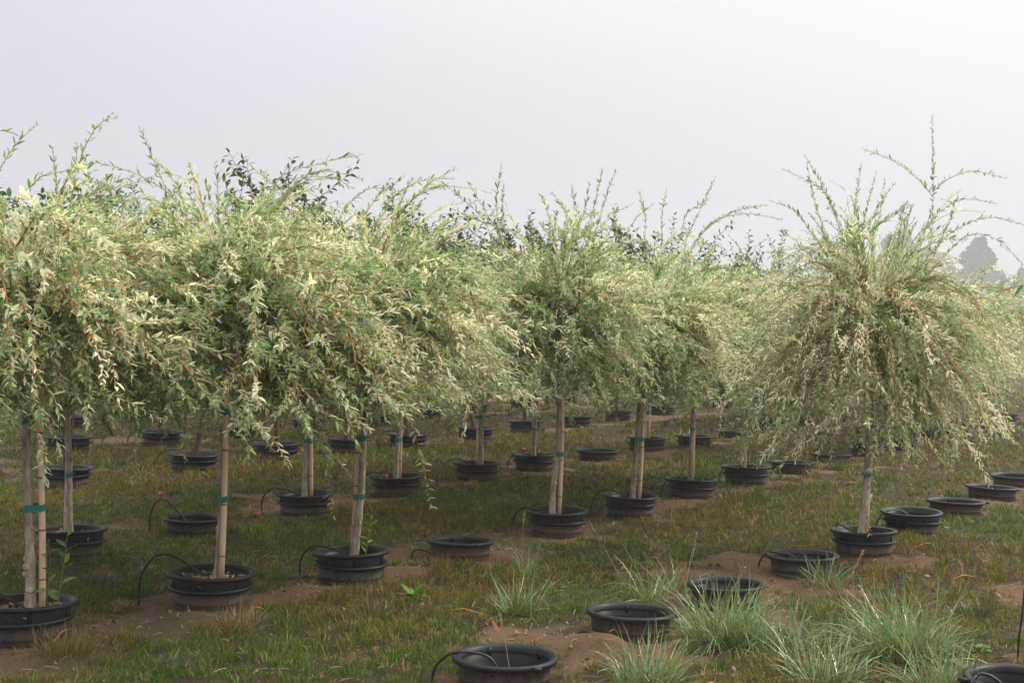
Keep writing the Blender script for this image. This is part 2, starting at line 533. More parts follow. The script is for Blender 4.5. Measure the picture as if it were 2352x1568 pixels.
def bare(x, y, pd=None):
    """0 = grassy, 1 = bare soil"""
    x = np.asarray(x, float); y = np.asarray(y, float)
    if pd is None: pd = pot_dist(x, y)
    off = x * RN[0] + y * RN[1]
    rd = np.full(x.shape, 9.0)
    for c in ROFF:
        rd = np.minimum(rd, np.abs(off - c))
    b = (nz.fbm(x * .55 + 40, y * .55, 3) - .47) * 2.0 + (nz2.fbm(x * 2.6, y * 2.6, 3) - .5) * 2.4
    b = b + 0.72 * np.exp(-(rd / .36) ** 2) + 0.35 * np.exp(-(np.maximum(pd - .2, 0) / .16) ** 2) - 0.27
    for (a, bb, am, w) in MOUNDS:
        r2 = ((x - a) ** 2 + (y - bb) ** 2) / (w * w)
        b = b + np.where(r2 < 6, (0.35 + am * 6) * np.exp(-r2 * .9), 0)
    return np.clip(b, 0, 1)

# ------------------------------------------------------------------ ground sheet
az = np.concatenate([np.linspace(-180, -50, 34)[:-1], np.linspace(-50, 50, 300)[:-1], np.linspace(50, 180, 34)[:-1]]) * math.pi / 180
rr = np.concatenate([[0.0, 1.2, 2.4], np.geomspace(3.4, 30, 250), np.geomspace(31.5, 1500, 40)])
AZ, RR = np.meshgrid(az, rr)
GX, GY = np.sin(AZ) * RR, np.cos(AZ) * RR
pdg = pot_dist(GX, GY)
GZ = ground_h(GX, GY, pdg)
GZ = np.where(pdg < .15, -0.35, GZ)
bg_ = bare(GX, GY, pdg)
moss = np.clip((nz3.fbm(GX * 1.1 + 9, GY * 1.1, 3) - .55) * 4, 0, 1) * .7
n_r, n_a = AZ.shape
idx = np.arange(n_r * n_a).reshape(n_r, n_a)
q0, q1 = idx[:-1], idx[1:]
q0r, q1r = np.roll(q0, -1, 1), np.roll(q1, -1, 1)
GF = np.stack([q0, q1, q1r, q0r], -1).reshape(-1, 4)
gme = mesh_np("ground", np.stack([GX, GY, GZ], -1).reshape(-1, 3), GF, np.stack([bg_, moss, bg_ * 0], -1).reshape(-1, 3), True, [M_SOIL])
go = obj("ground", gme, kind="structure")

# ------------------------------------------------------------------ short grass: tufts of real blades
def blades(P, Hh, Wb, lean, az_, col, face):
    """3-tri curved blades. P (n,3)"""
    n = len(P)
    L = np.stack([np.cos(az_), np.sin(az_), np.zeros(n)], -1)
    Sd = np.stack([np.cos(face), np.sin(face), np.zeros(n)], -1)
    up = np.array((0, 0, 1.0))
    mid = P + up * (Hh * .55 * np.cos(lean * .5))[:, None] + L * (Hh * .55 * np.sin(lean * .5))[:, None]
    tip = mid + up * (Hh * .5 * np.cos(lean * 1.5))[:, None] + L * (Hh * .5 * np.sin(lean * 1.5))[:, None]
    w = Wb[:, None] * .5
    V = np.stack([P - Sd * w, P + Sd * w, mid - Sd * w * .75, mid + Sd * w * .75, tip], 1)
    F = (np.array([(0, 1, 3), (0, 3, 2), (2, 3, 4)])[None] + (np.arange(n) * 5)[:, None, None]).reshape(-1, 3)
    return V.reshape(-1, 3), F, np.repeat(col, 5, 0)

GCOL = 1.38 * np.array([(0.064, 0.106, 0.008), (0.118, 0.124, 0.010), (0.140, 0.096, 0.013), (0.125, 0.070, 0.018), (0.25, 0.175, 0.08), (0.040, 0.066, 0.014)])
def grass_zone(y0, y1, dens, per, hs, wb, seed, umax=0.53):
    g = np.random.default_rng(seed)
    area = umax * (y1 * y1 - y0 * y0)
    n = int(area * dens)
    y = np.sqrt(g.uniform(y0 * y0, y1 * y1, n))
    x = g.uniform(-umax, umax, n) * y
    pd = pot_dist(x, y)
    b = bare(x, y, pd)
    keep = (g.random(n) < np.clip(1.08 - b * 1.25, 0.03, 1)) & (pd > .24)
    x, y, b = x[keep], y[keep], b[keep]
    z = ground_h(x, y)
    n = len(x)
    # tuft type by patch noise
    tn = nz3.fbm(x * .8, y * .8, 3) + g.normal(0, .085, n)
    typ = np.select([tn < .44, tn < .54, tn < .60, tn < .66], [0, 1, 2, 3], 1)
    typ = np.where(g.random(n) < .07, 4, typ); typ = np.where(g.random(n) < .10, 5, typ)
    ht = hs * g.uniform(.55, 1.25, n) * (1.1 - .45 * b) * (0.75 + .6 * nz2(x * 1.7, y * 1.7))
    ii = np.repeat(np.arange(n), per)
    m = len(ii)
    a = g.uniform(0, 2 * np.pi, m); rad = np.abs(g.normal(0, .030, m)) * (hs / .07)
    P = np.stack([x[ii] + np.cos(a) * rad, y[ii] + np.sin(a) * rad, z[ii] - .006], -1)
    lean = np.clip(g.normal(.85, .40, m), .05, 1.6)
    c = GCOL[typ[ii]] * g.uniform(.65, 1.35, (m, 1)) * g.uniform(.9, 1.1, (m, 3))
    dry = g.random(m) < .10
    c[dry] = np.array((.26, .18, .08)) * g.uniform(.6, 1.2, (dry.sum(), 1))
    return blades(P, ht[ii] * g.uniform(.6, 1.2, m), wb * g.uniform(.7, 1.3, m), lean, a + g.normal(0, .5, m), c, g.uniform(-.9, .9, m))
mb = MB()
for args in ((4.0, 7.5, 400, 14, .058, .0036, 11), (7.5, 12, 200, 12, .068, .0054, 12), (12, 20, 64, 10, .080, .0095, 13), (20, 45, 8, 9, .10, .024, 14)):
    V, F, c = grass_zone(*args)
    mb.add(V, F, c)
gr = obj("short_grass", mb.mesh("short_grass", [M_GRASS]), kind="stuff")
tag(gr, "patchy short green and rusty grass covering the ground between pot rows", "grass")

# litter: straw bits, small twigs, clods, pebbles on the soil
g = np.random.default_rng(31)
mb = MB()
n = 6500
y = np.sqrt(g.uniform(4.2 ** 2, 13 ** 2, n)); x = g.uniform(-.5, .5, n) * y
k = (pot_dist(x, y) > .26)
x, y = x[k], y[k]; n = len(x); z = ground_h(x, y) + .006
a = g.uniform(0, np.pi, n); L = g.uniform(.02, .10, n)
dirv = np.stack([np.cos(a), np.sin(a), g.normal(0, .12, n)], -1)
P0 = np.stack([x, y, z], -1); paths = np.stack([P0, P0 + dirv * L[:, None] * .5 + np.array((0, 0, .004)), P0 + dirv * L[:, None]], 1)
cc = np.array([(.36, .28, .16), (.27, .18, .10), (.16, .09, .05), (.30, .08, .03)])[g.choice(4, n, p=[.45, .3, .2, .05])]
V, F = tubes(paths, np.tile(g.uniform(.0008, .0022, n)[:, None], (1, 3)), 3)
mb.add(V, F, np.repeat(cc, 9, 0))
n = 9000
y = np.sqrt(g.uniform(4.2 ** 2, 12 ** 2, n)); x = g.uniform(-.5, .5, n) * y
k = (pot_dist(x, y) > .25) & (bare(x, y) > .35)
x, y = x[k], y[k]; n = len(x); z = ground_h(x, y)
oc = np.array([(1, 0, 0), (-1, 0, 0), (0, 1, 0), (0, -1, 0), (0, 0, 1), (0, 0, -1.)])
of = np.array([(0, 2, 4), (2, 1, 4), (1, 3, 4), (3, 0, 4), (2, 0, 5), (1, 2, 5), (3, 1, 5), (0, 3, 5)])
sz = np.minimum(g.exponential(.0055, (n, 1, 1)) + .002, .014)
V = np.stack([x, y, z], -1)[:, None] + oc[None] * sz * g.uniform(.6, 1.4, (n, 6, 1))
mb.add(V.reshape(-1, 3), (of[None] + (np.arange(n) * 6)[:, None, None]).reshape(-1, 3), np.repeat(np.array((.17, .11, .07)) * g.uniform(.6, 1.3, (n, 1)), 6, 0))
n = 1500
y = np.sqrt(g.uniform(4.2 ** 2, 14 ** 2, n)); x = g.uniform(-.5, .5, n) * y
pdl = pot_dist(x, y); k = (pdl > .26) & (g.random(n) < .25 + .75 * np.exp(-((pdl - .26) / .3) ** 2))
x, y = x[k], y[k]; n = len(x); z = ground_h(x, y) + .008
D = nrm(np.stack([g.normal(size=n), g.normal(size=n), g.normal(0, .25, n)], -1)); N = nrm(np.array((0, 0, 1.0)) + g.normal(0, .4, (n, 3)))
V, F = leaves(np.stack([x, y, z], -1), D, N, g.uniform(.03, .07, n), g.uniform(.01, .028, n), g.normal(0, .35, n), .5)
cc = np.array([(.20, .10, .05), (.30, .18, .10), (.12, .06, .035), (.26, .07, .03)])[g.choice(4, n, p=[.4, .25, .25, .1])] * g.uniform(.7, 1.2, (n, 1))
mb.add(V, F, np.repeat(cc, 6, 0))
lo = obj("ground_litter", mb.mesh("ground_litter", [M_LITTER]), kind="stuff")
tag(lo, "straw bits, small twigs and soil crumbs strewn over bare earth", "litter")

# ------------------------------------------------------------------ pots
def pmesh(name, prof, mat, k=44):
    V, F = lathe(prof, k)
    return mesh_np(name, V, F, None, True, [mat])
def rim_prof(r, z, lip=.024, ov=.026):
    return [(r - .012, z - .03), (r, z - lip), (r + ov - .006, z - lip), (r + ov, z - lip + .005), (r + ov, z - .006), (r + ov - .005, z - .001),
            (r + ov - .012, z), (r + .004, z - .001), (r - .002, z - .005), (r - .009, z - .010), (r - .012, z - .03)]
SR_ = D_SOCK / 2 - .026
sock_wall = pmesh("socket_wall", [(SR_ - .016, -.10), (SR_ - .009, .02), (SR_ - .008, .040), (SR_ - .004, .043), (SR_ - .004, .050), (SR_ - .006, .053), (SR_ - .002, .100), (SR_, .108), (SR_ - .006, .110)], M_PLW)
sock_liner = pmesh("socket_liner", [(SR_ - .002, .112), (SR_ - .008, .112), (SR_ - .010, .060), (SR_ - .016, .056), (SR_ - .018, .035), (SR_ - .024, .031), (SR_ - .026, .0), (SR_ - .03, -.16), (SR_ - .12, -.18), (.002, -.18)], M_PLI)
sock_rim = pmesh("socket_rim", rim_prof(SR_, Z_SOCK), M_PLR)
SOCKP_Z = Z_TREE - .068
sockp_wall = pmesh("socket_wall_planted", [(SR_ - .012, -.10), (SR_ - .006, .02), (SR_ - .004, .036), (SR_ - .001, .039), (SR_ - .001, .046), (SR_ - .003, .049), (SR_, SOCKP_Z - .012), (SR_ - .008, SOCKP_Z - .01), (SR_ - .012, .0), (SR_ - .014, -.10)], M_PLW)
sockp_rim = pmesh("socket_rim_planted", rim_prof(SR_, SOCKP_Z, .020, .030), M_PLR)
TR = D_TREE / 2 - .030
pot_wall = pmesh("pot_wall", [(TR - .022, .0), (TR - .012, SOCKP_Z - .012), (TR - .006, Z_TREE - .022), (TR - .012, Z_TREE - .01), (TR - .016, Z_TREE - .06), (TR - .028, .02)], M_PLP)
pot_rim = pmesh("pot_rim", rim_prof(TR, Z_TREE, .022, .030), M_PLR)
# potting mix disc, a little heaped
g = np.random.default_rng(5)
V, F = lathe([(.001, .0)] + [(q, 0) for q in np.linspace(.03, TR - .012, 8)], 30)
V[:, 2] = Z_TREE - .062 + .012 * (nz2(V[:, 0] * 22 + 50, V[:, 1] * 22 + 50) - .5) + .012 * (1 - np.hypot(V[:, 0], V[:, 1]) / .2)
mix_me = mesh_np("potting_mix", V, F, None, True, [M_MIX])
mb = MB()
for k in range(75):
    q = math.sqrt(random.random()) * (TR - .03); an = random.uniform(0, 6.28)
    c = np.array((q * math.cos(an), q * math.sin(an), Z_TREE - .052 + random.uniform(0, .012)))
    ax = nrm(g.normal(size=3) * (1, 1, .35)); sd = nrm(np.cross(ax, g.normal(size=3))); th_ = np.cross(ax, sd)
    L, w, t = random.uniform(.012, .04), random.uniform(.005, .012), random.uniform(.002, .004)
    bx = np.array([(i, j, l) for i in (-1, 1) for j in (-1, 1) for l in (-1, 1)], float)
    vv = c + bx[:, :1] * ax * L + bx[:, 1:2] * sd * w + bx[:, 2:] * th_ * t
    ff = [(0, 1, 3), (0, 3, 2), (4, 6, 7), (4, 7, 5), (0, 4, 5), (0, 5, 1), (2, 3, 7), (2, 7, 6), (0, 2, 6), (0, 6, 4), (1, 5, 7), (1, 7, 3)]
    mb.add(vv, ff, np.array(random.choice([(.34, .25, .16), (.22, .13, .08), (.45, .36, .25), (.12, .07, .045)])))
chip_me = mb.mesh("bark_chips", [M_CHIP])
# locking tab inside the rim (trapezoid block)
def box_me(name, sx, sy, sz_, mat, taper=.7):
    V = np.array([(-sx, -sy, 0), (sx, -sy, 0), (sx, sy, 0), (-sx, sy, 0), (-sx * taper, -sy * taper, sz_), (sx * taper, -sy * taper, sz_), (sx * taper, sy * taper, sz_), (-sx * taper, sy * taper, sz_)])
    F = [(0, 2, 1), (0, 3, 2), (4, 5, 6), (4, 6, 7), (0, 1, 5), (0, 5, 4), (1, 2, 6), (1, 6, 5), (2, 3, 7), (2, 7, 6), (3, 0, 4), (3, 4, 7)]
    return mesh_np(name, V, np.array(F), None, False, [mat])
tab_me = box_me("locking_tab", .006, .009, -.034, M_PLR, .8)
rib_me = box_me("wall_rib", .003, .012, -.055, M_PLR, 1.0)
lug_me = box_me("rim_lug", .020, .016, -.016, M_PLR, .8)

EMPTY_LABEL = {
    ('A', 0): "empty black socket pot beside a bare sandy mound, fed by a tube",
    ('A', 1): "wide empty black socket pot with grass clump leaning over its rim",
    ('A', 2): "empty black socket pot standing right behind the big grass clump",
    ('A', 3): "empty black socket pot next to the lone willow's pot in the empty row",
    ('B', 3): "single empty socket pot between two staked willows, low brown wall",
    ('C', 1): "tilted empty socket pot under an arching tube behind the bamboo stake",
    ('C', 6): "single low empty pot with a tube looping over its front wall",
    ('R', 0): "black empty pot cut by the corner, tube looping across its rim",
}
TREE_LABEL = {
    ('A', 4): "lone willow in the row of empty sockets, open crown with tall shoots",
    ('B', 0): "willow with knobbly grey trunk and leafy suckers in its pot",
    ('B', 1): "willow whose trunk hides behind a thick pale bamboo stake",
    ('B', 2): "willow with smooth trunk crossing its stake and one sucker in pot",
    ('B', 4): "willow with scarred spurs on its trunk, stake standing apart beside it",
    ('B', 5): "willow with trunk swollen at its base and stake close beside",
    ('B', 6): "willow rising from a pot crowded with tall bright weeds",
    ('B', 7): "willow next to two empty sockets, slim pale trunk before its stake",
    ('C', 0): "willow with wavy trunk and thin stake behind the knobbly willow",
    ('C', 2): "willow with thick brown trunk tied to a short leaning stake",
    ('C', 3): "willow with straight trunk and a red fruit lying in its pot",
    ('C', 4): "willow with slim paired trunk and stake beside arching drip tube",
    ('C', 5): "willow with dark trunk and yellow-green weeds in its pot",
}
def tilt(o, amt, sd):
    rg = random.Random(sd)
    o.rotation_euler = (rg.uniform(-amt, amt), rg.uniform(-amt, amt), rg.uniform(0, 6.28))

def short(lbl):
    return lbl

def make_socket(d, planted):
    key = (d['row'], d['i'])
    if planted:
        lab = "black socket ring in the soil holding the pot of the " + TREE_LABEL[key] if key in TREE_LABEL else None
        if lab: lab = " ".join(lab.split()[:16])
        grp = "sunken sockets holding planted pots"
        if not lab:
            lab = {'A': "black socket ring under the treeless pot beside the lone willow",
                   'B': "black socket ring under a far pot of the weed-crowded willow's row",
                   'C': "black socket ring under a pot behind the empty double sockets",
                   'D': "black socket ring under a dark leaved fruit tree's pot",
                   'E': "black socket ring under a fruit tree pot behind the first dark row",
                   'F': "black socket ring under a fruit tree pot in the farthest row"}[d['row']]
        o = thing("socket_pot", lab, "plant pot", (d['x'], d['y'], 0), grp)
        w, r_ = obj("wall", sockp_wall, o), obj("rim", sockp_rim, o)
    else:
        lab = EMPTY_LABEL.get(key)
        grp = "empty sunken sockets"
        if not lab:
            lab = {'A': "empty black socket pot beyond the lone willow in the same row",
                   'B': "empty black socket pot in the gap of the willow row, no tree",
                   'C': "far empty socket pot between willows with weedy grass around"}[d['row']]
        o = thing("socket_pot", lab, "plant pot", (d['x'], d['y'], 0), grp)
        w, r_ = obj("wall", sock_wall, o), obj("rim", sock_rim, o)
        obj("liner", sock_liner, o)
        if d['y'] < 14:
            nt_ = 5
            for k in range(nt_):
                an = k * 2 * math.pi / nt_ + .4
                t = obj("locking_tab", tab_me, r_, ((SR_ - .008) * math.cos(an), (SR_ - .008) * math.sin(an), Z_SOCK - .012))
                t.rotation_euler = (0, 0, an)
            l = obj("rim_lug", lug_me, r_, ((SR_ + .036), 0, Z_SOCK - .004))
    tilt(o, .03, hash(key) % 1000 if False else d['i'] * 7 + ord(d['row']))
    o.scale = (d['s'],) * 2 + (1,)
    return o

def make_pot(d):
    key = (d['row'], d['i'])
    if key in TREE_LABEL:
        lab = " ".join(("black growing pot of the " + TREE_LABEL[key]).split()[:16])
    else:
        lab = {'A': "black double rimmed pot without a tree beside the lone willow",
               'B': "black growing pot under a far willow of the weed-crowded willow's row",
               'C': "black growing pot behind the two empty sockets of the willow row",
               'D': "black growing pot of a dark leaved fruit tree in the first dark row",
               'E': "black growing pot of a fruit tree behind the first dark row",
               'F': "black growing pot of a fruit tree in the farthest row"}[d['row']]
    o = thing("growing_pot", lab, "plant pot", (d['x'], d['y'], 0), "planted growing pots")
    pw = obj("wall", pot_wall, o); obj("rim", pot_rim, o)
    pmx = obj("potting_mix", mix_me, o)
    if key in (('B', 1), ('B', 0), ('C', 0)):
        obj("bark_mulch", chip_me, pmx, kind="stuff").rotation_euler = (0, 0, random.uniform(0, 6.28))
    if d['y'] < 13:
        for k in range(6):
            an = k * math.pi / 3 + .3
            t = obj("wall_rib", rib_me, pw, ((TR - .008) * math.cos(an), (TR - .008) * math.sin(an), Z_TREE - .02))
            t.rotation_euler = (0, 0, an)
    tilt(o, .035, d['i'] * 13 + ord(d['row']) * 3)
    o.scale = (d['s'],) * 2 + (1,)
    return o

# ------------------------------------------------------------------ willow crowns
GREENS = np.array([(0.125, 0.24, 0.075), (0.19, 0.33, 0.105), (0.24, 0.375, 0.15), (0.32, 0.44, 0.17), (0.15, 0.255, 0.15)])
def leafy(mb, path, m, t0, t1, L, Wr, var, rg, alpha=.62, tipgreen=.0, up=.15, jit=.3, tipsize=.55, small_first=False):
    """opposite leaf pairs along a batch of twigs; var (B,) variegation of each twig"""
    Pn, T, t = along(path, m, t0, t1, rg, jit)
    B = len(Pn)
    N1, N2 = frame(T)
    ph = (np.arange(m) % 2)[None] * (np.pi / 2) + rg.uniform(0, 6.28, (B, 1)) + rg.normal(0, .35, (B, m))
    for sg in (1, -1):
        side = sg * (np.cos(ph)[..., None] * N1 + np.sin(ph)[..., None] * N2)
        al = np.clip(rg.normal(alpha, .22, (B, m)), .2, 1.5)[..., None]
        D = T * np.cos(al) + side * np.sin(al)
        D[..., 2] += up
        D = nrm(D).reshape(-1, 3)
        upv = np.array((0, 0, 1.0)) + rg.normal(0, .45, (len(D), 3))
        N = nrm(upv - D * (upv * D).sum(-1, keepdims=True))
        n = len(D)
        tt = t.reshape(-1)
        Ll = L * rg.uniform(.5, 1.35, n) * (1 - (1 - tipsize) * np.clip((tt - .75) / .25, 0, 1))
        v = np.repeat(var, m) + rg.normal(0, .22, n) - tipgreen * np.clip((tt - .45) / .4, 0, 1)
        gcol = GREENS[rg.integers(0, 5, n)] * rg.uniform(.8, 1.25, (n, 1))
        V, F = leaves(Pn.reshape(-1, 3), D, N, Ll, Ll * Wr * rg.uniform(.8, 1.2, n), rg.normal(.10, .22, n))
        mb.add(V, F, np.repeat(np.hstack([gcol, np.clip(v, -.6, 1.2)[:, None]]), 6, 0), 0)

def willow_crown(seed, n_main=160, per=8, spacing=.020, leafL=.041, spread=1.0, uprights=8, strands=0, twig_sides=3, hang=1.0, inner=34, upl=1.0, low=-.39, cap=46):
    """crown about the graft point at the origin"""
    rg = np.random.default_rng(seed)
    mb = MB()
    n = n_main
    az_ = rg.uniform(0, 2 * np.pi, n)
    elv = np.radians(rg.choice([0, 1, 2], n, p=[.30, .42, .28]) * 27 + rg.uniform(-6, 32, n))
    D0 = np.stack([np.cos(az_) * np.cos(elv), np.sin(az_) * np.cos(elv), np.sin(elv)], -1)
    lop = 1 + .22 * np.cos(az_ - rg.uniform(0, 6.28)) + .15 * np.cos(2 * az_ + rg.uniform(0, 6.28))
    Ln = rg.uniform(.52, 1.08, n) * lop * spread
    Ln = np.minimum(Ln, 1.12 * spread) * np.interp(np.degrees(elv), [0, 30, 50, 90], [.88, 1.0, .95, .72])
    P0 = rg.normal(0, .035, (n, 3)) * (1, 1, 1.3)
    P0[:, 2] += rg.uniform(-.06, .14, n)
    path = grow(P0, D0, Ln, 12, rg.uniform(1.1, 2.1, n) * np.interp(np.degrees(elv), [0, 45, 80], [1.0, 1.35, 2.0]) * hang, .30, rg)
    def skirt(p):
        lw = low + rg.normal(0, .07, (len(p), 1)); k_ = rg.uniform(.35, .75, (len(p), 1))
        p[..., 2] = np.where(p[..., 2] < lw, lw + (p[..., 2] - lw) * k_, p[..., 2])
        return p
    path = skirt(path)
    R = np.linspace(1, .25, 13)[None] * (.0040 + .0038 * Ln[:, None])
    V, F = tubes(path, R, twig_sides); mb.add(V, F, None, 1)
    vmain = rg.normal(.60, .42, n)
    # short leafy twigs over the hub
    ac = rg.uniform(0, 6.28, cap); ec = np.radians(rg.uniform(10, 80, cap)); rc = .30 * np.sqrt(rg.uniform(0, 1, cap))
    Pc = np.stack([np.cos(ac) * rc, np.sin(ac) * rc, rg.uniform(.0, .34, cap) - rc * .3], -1) * spread
    Dc = np.stack([np.cos(ac) * np.cos(ec), np.sin(ac) * np.cos(ec), np.sin(ec)], -1)
    pc = grow(Pc, Dc, rg.uniform(.2, .42, cap), 5, rg.uniform(2.0, 5.0, cap), .4, rg)
    V, F = tubes(pc, np.linspace(1, .4, 6)[None] * np.full((cap, 1), .0024), 3); mb.add(V, F, None, 1)
    leafy(mb, pc, int(.32 / spacing), .03, 1.0, leafL, .27, rg.normal(.6, .35, cap), rg)
    # short inner branches that weep close to the trunk
    ni = inner
    ai = rg.uniform(0, 6.28, ni); ei = np.radians(rg.uniform(-25, 45, ni))
    Pi = np.stack([np.cos(ai) * .05, np.sin(ai) * .05, rg.uniform(-.22, .2, ni)], -1)
    Di = np.stack([np.cos(ai) * np.cos(ei), np.sin(ai) * np.cos(ei), np.sin(ei)], -1)
    pin = grow(Pi, Di, rg.uniform(.35, .68, ni) * spread, 9, rg.uniform(2.4, 4.2, ni), .35, rg)
    pin = skirt(pin)
    V, F = tubes(pin, np.linspace(1, .35, 10)[None] * np.full((ni, 1), .003), 3); mb.add(V, F, None, 1)
    leafy(mb, pin, int(.5 / spacing), .25, 1.0, leafL, .27, rg.normal(.35, .4, ni), rg, alpha=.8, tipgreen=.6)
    Pq, Tq, _ = along(pin, 4, .3, .9, rg, .5)
    Dq = nrm(Tq.reshape(-1, 3) * .6 + nrm(rg.normal(size=(ni * 4, 3))) * .7 + (0, 0, .15))
    sq = grow(Pq.reshape(-1, 3), Dq, rg.uniform(.15, .38, ni * 4), 5, rg.uniform(1.5, 4, ni * 4), .35, rg)
    sq = skirt(sq)
    V, F = tubes(sq, np.linspace(1, .4, 6)[None] * np.full((ni * 4, 1), .002), 3); mb.add(V, F, None, 1)
    leafy(mb, sq, int(.27 / spacing), .06, 1.0, leafL, .26, rg.normal(.45, .4, ni * 4), rg, alpha=.75)
    m = max(3, int(.75 * .7 / spacing))
    leafy(mb, path, m, .25, 1.0, leafL, .27, vmain, rg, tipgreen=.75)
    # side twigs
    ib = np.repeat(np.arange(n), per); q = len(ib)
    Pn, T, t = along(path, per, .14, .97, rg, .6)
    Ps, Ts = Pn.reshape(-1, 3), T.reshape(-1, 3)
    rad = nrm(Ps * (1, 1, .0) + 1e-6)
    rnd = nrm(rg.normal(size=(q, 3)))
    Ds = nrm(Ts * .75 + rnd * .55 + rad * .40 + np.array((0, 0, .30)))
    Lt = rg.uniform(.18, .46, q) * spread
    sp = grow(Ps, Ds, Lt, 5, rg.uniform(1.0, 3.4, q) * hang, .35, rg)
    sp = skirt(sp)
    V, F = tubes(sp, np.linspace(1, .4, 6)[None] * np.full((q, 1), .0022), 3); mb.add(V, F, None, 1)
    leafy(mb, sp, max(3, int(.35 / spacing)), .06, 1.0, leafL, .25, np.repeat(vmain, per) * .55 + rg.normal(.23, .36, q), rg, tipgreen=.3)
    # long strands that hang below the skirt
    if strands:
        a = rg.uniform(0, 6.28, strands)
        P0 = np.stack([np.cos(a) * .55, np.sin(a) * .55, rg.uniform(-.15, .1, strands)], -1) * spread
        D0 = np.stack([np.cos(a), np.sin(a), np.full(strands, -.3)], -1)
        hs = grow(P0, D0, rg.uniform(.35, .6, strands), 10, np.full(strands, 3.4), .35, rg)
        V, F = tubes(hs, np.linspace(1, .4, 11)[None] * np.full((strands, 1), .0022), 3); mb.add(V, F, None, 1)
        leafy(mb, hs, int(.65 / .03), .05, 1.0, leafL * 1.1, .29, rg.normal(.2, .2, strands), rg, alpha=.95, tipgreen=.5, up=.05)
    if uprights:
        a = rg.uniform(0, 6.28, uprights); e = np.radians(rg.uniform(50, 86, uprights)); ru = rg.uniform(.05, .34, uprights)
        P0 = np.stack([np.cos(a) * ru, np.sin(a) * ru, rg.uniform(.2, .40, uprights)], -1) * spread
        D0 = np.stack([np.cos(a) * np.cos(e), np.sin(a) * np.cos(e), np.sin(e)], -1)
        us = grow(P0, D0, rg.uniform(.22, .42, uprights) * upl, 9, rg.uniform(.5, 2.2, uprights), .25, rg)
        V, F = tubes(us, np.linspace(1, .35, 10)[None] * np.full((uprights, 1), .0026), 3); mb.add(V, F, None, 1)
        leafy(mb, us, int(.5 / .018), .02, 1.0, leafL, .27, rg.normal(.45, .25, uprights), rg, alpha=.6, tipgreen=.6)
    return mb.mesh("willow_crown", [M_WILLOW, M_TWIG])

CROWNS = [willow_crown(100 + k) for k in range(4)]
CROWN_A = willow_crown(150, 140, 8, .022, .042, 1.12, 44, 12, hang=1.05, inner=90, upl=1.45, low=-.58, cap=120)
CROWN_FAR = [willow_crown(200 + k, 130, 6, .032, .060, 1.05, 6, 3) for k in range(2)]

def trunk_mesh(name, pts, r0, r1, mat, seed, knobs=0, sides=9):
    rg = np.random.default_rng(seed)
    pts = np.asarray(pts, float)
    tt = np.linspace(0, 1, len(pts)); ts = np.linspace(0, 1, 34)
    path = np.stack([np.interp(ts, tt, pts[:, k]) for k in range(3)], -1)
    k = np.ones(5) / 5
    for c in range(2):
        path[2:-2, c] = np.convolve(path[:, c], k, 'valid')
    path[:, :2] += np.cumsum(rg.normal(0, .0026, (34, 2)), 0) * np.sin(np.pi * ts)[:, None]
    R = r0 + (r1 - r0) * ts + .010 * np.exp(-ts * 16) + rg.normal(0, .0013, 34)
    V, F = tubes(path, R, sides, True)
    mb = MB(); mb.add(V, F)
    for _ in range(knobs):
        j = int(rg.uniform(1, 15)); a = rg.uniform(0, 6.28); s = rg.uniform(.008, .018)
        c = path[j] + np.array((math.cos(a), math.sin(a), 0)) * R[j] * .9
        vv, ff = lathe([(.001, -1), (.7, -.7), (1, 0), (.75, .6), (.35, .8), (.3, .65), (.001, .6)], 8)
        ax = np.array((math.cos(a), math.sin(a), .2)); ax /= np.linalg.norm(ax)
        sx = nrm(np.cross(ax, (0, 0, 1.0))); sy = np.cross(ax, sx)
        mb.add(c + (vv[:, :1] * sx + vv[:, 1:2] * sy + vv[:, 2:] * ax) * s, ff)
    return mb.mesh(name, [mat], True), path

def cane_parts(o, base, top, r):
    base, top = np.array(base), np.array(top)
    ts = np.linspace(0, 1, 9)
    path = base + (top - base) * ts[:, None]
    path[:, 0] += .006 * np.sin(ts * 5 + base[0] * 9)
    V, F = tubes(path, r * (1.0 - .12 * ts), 12, True)
    cane = obj("cane", mesh_np("cane", V, F, None, True, [M_CANE]), o)
    L = np.linalg.norm(top - base); z = random.uniform(.10, .2)
    while z < L - .05:
        q = np.array([np.interp(z / L, ts, path[:, c]) for c in range(3)])
        V, F = tubes(np.array([q + (0, 0, -.006), q + (0, 0, -.002), q + (0, 0, .002), q + (0, 0, .006)]), np.array([r * .92, r * 1.07, r * 1.07, r * .92]), 12)
        obj("node_ring", mesh_np("node_ring", V, F, None, True, [M_NODE]), cane)
        z += random.uniform(.20, .30)
    return path

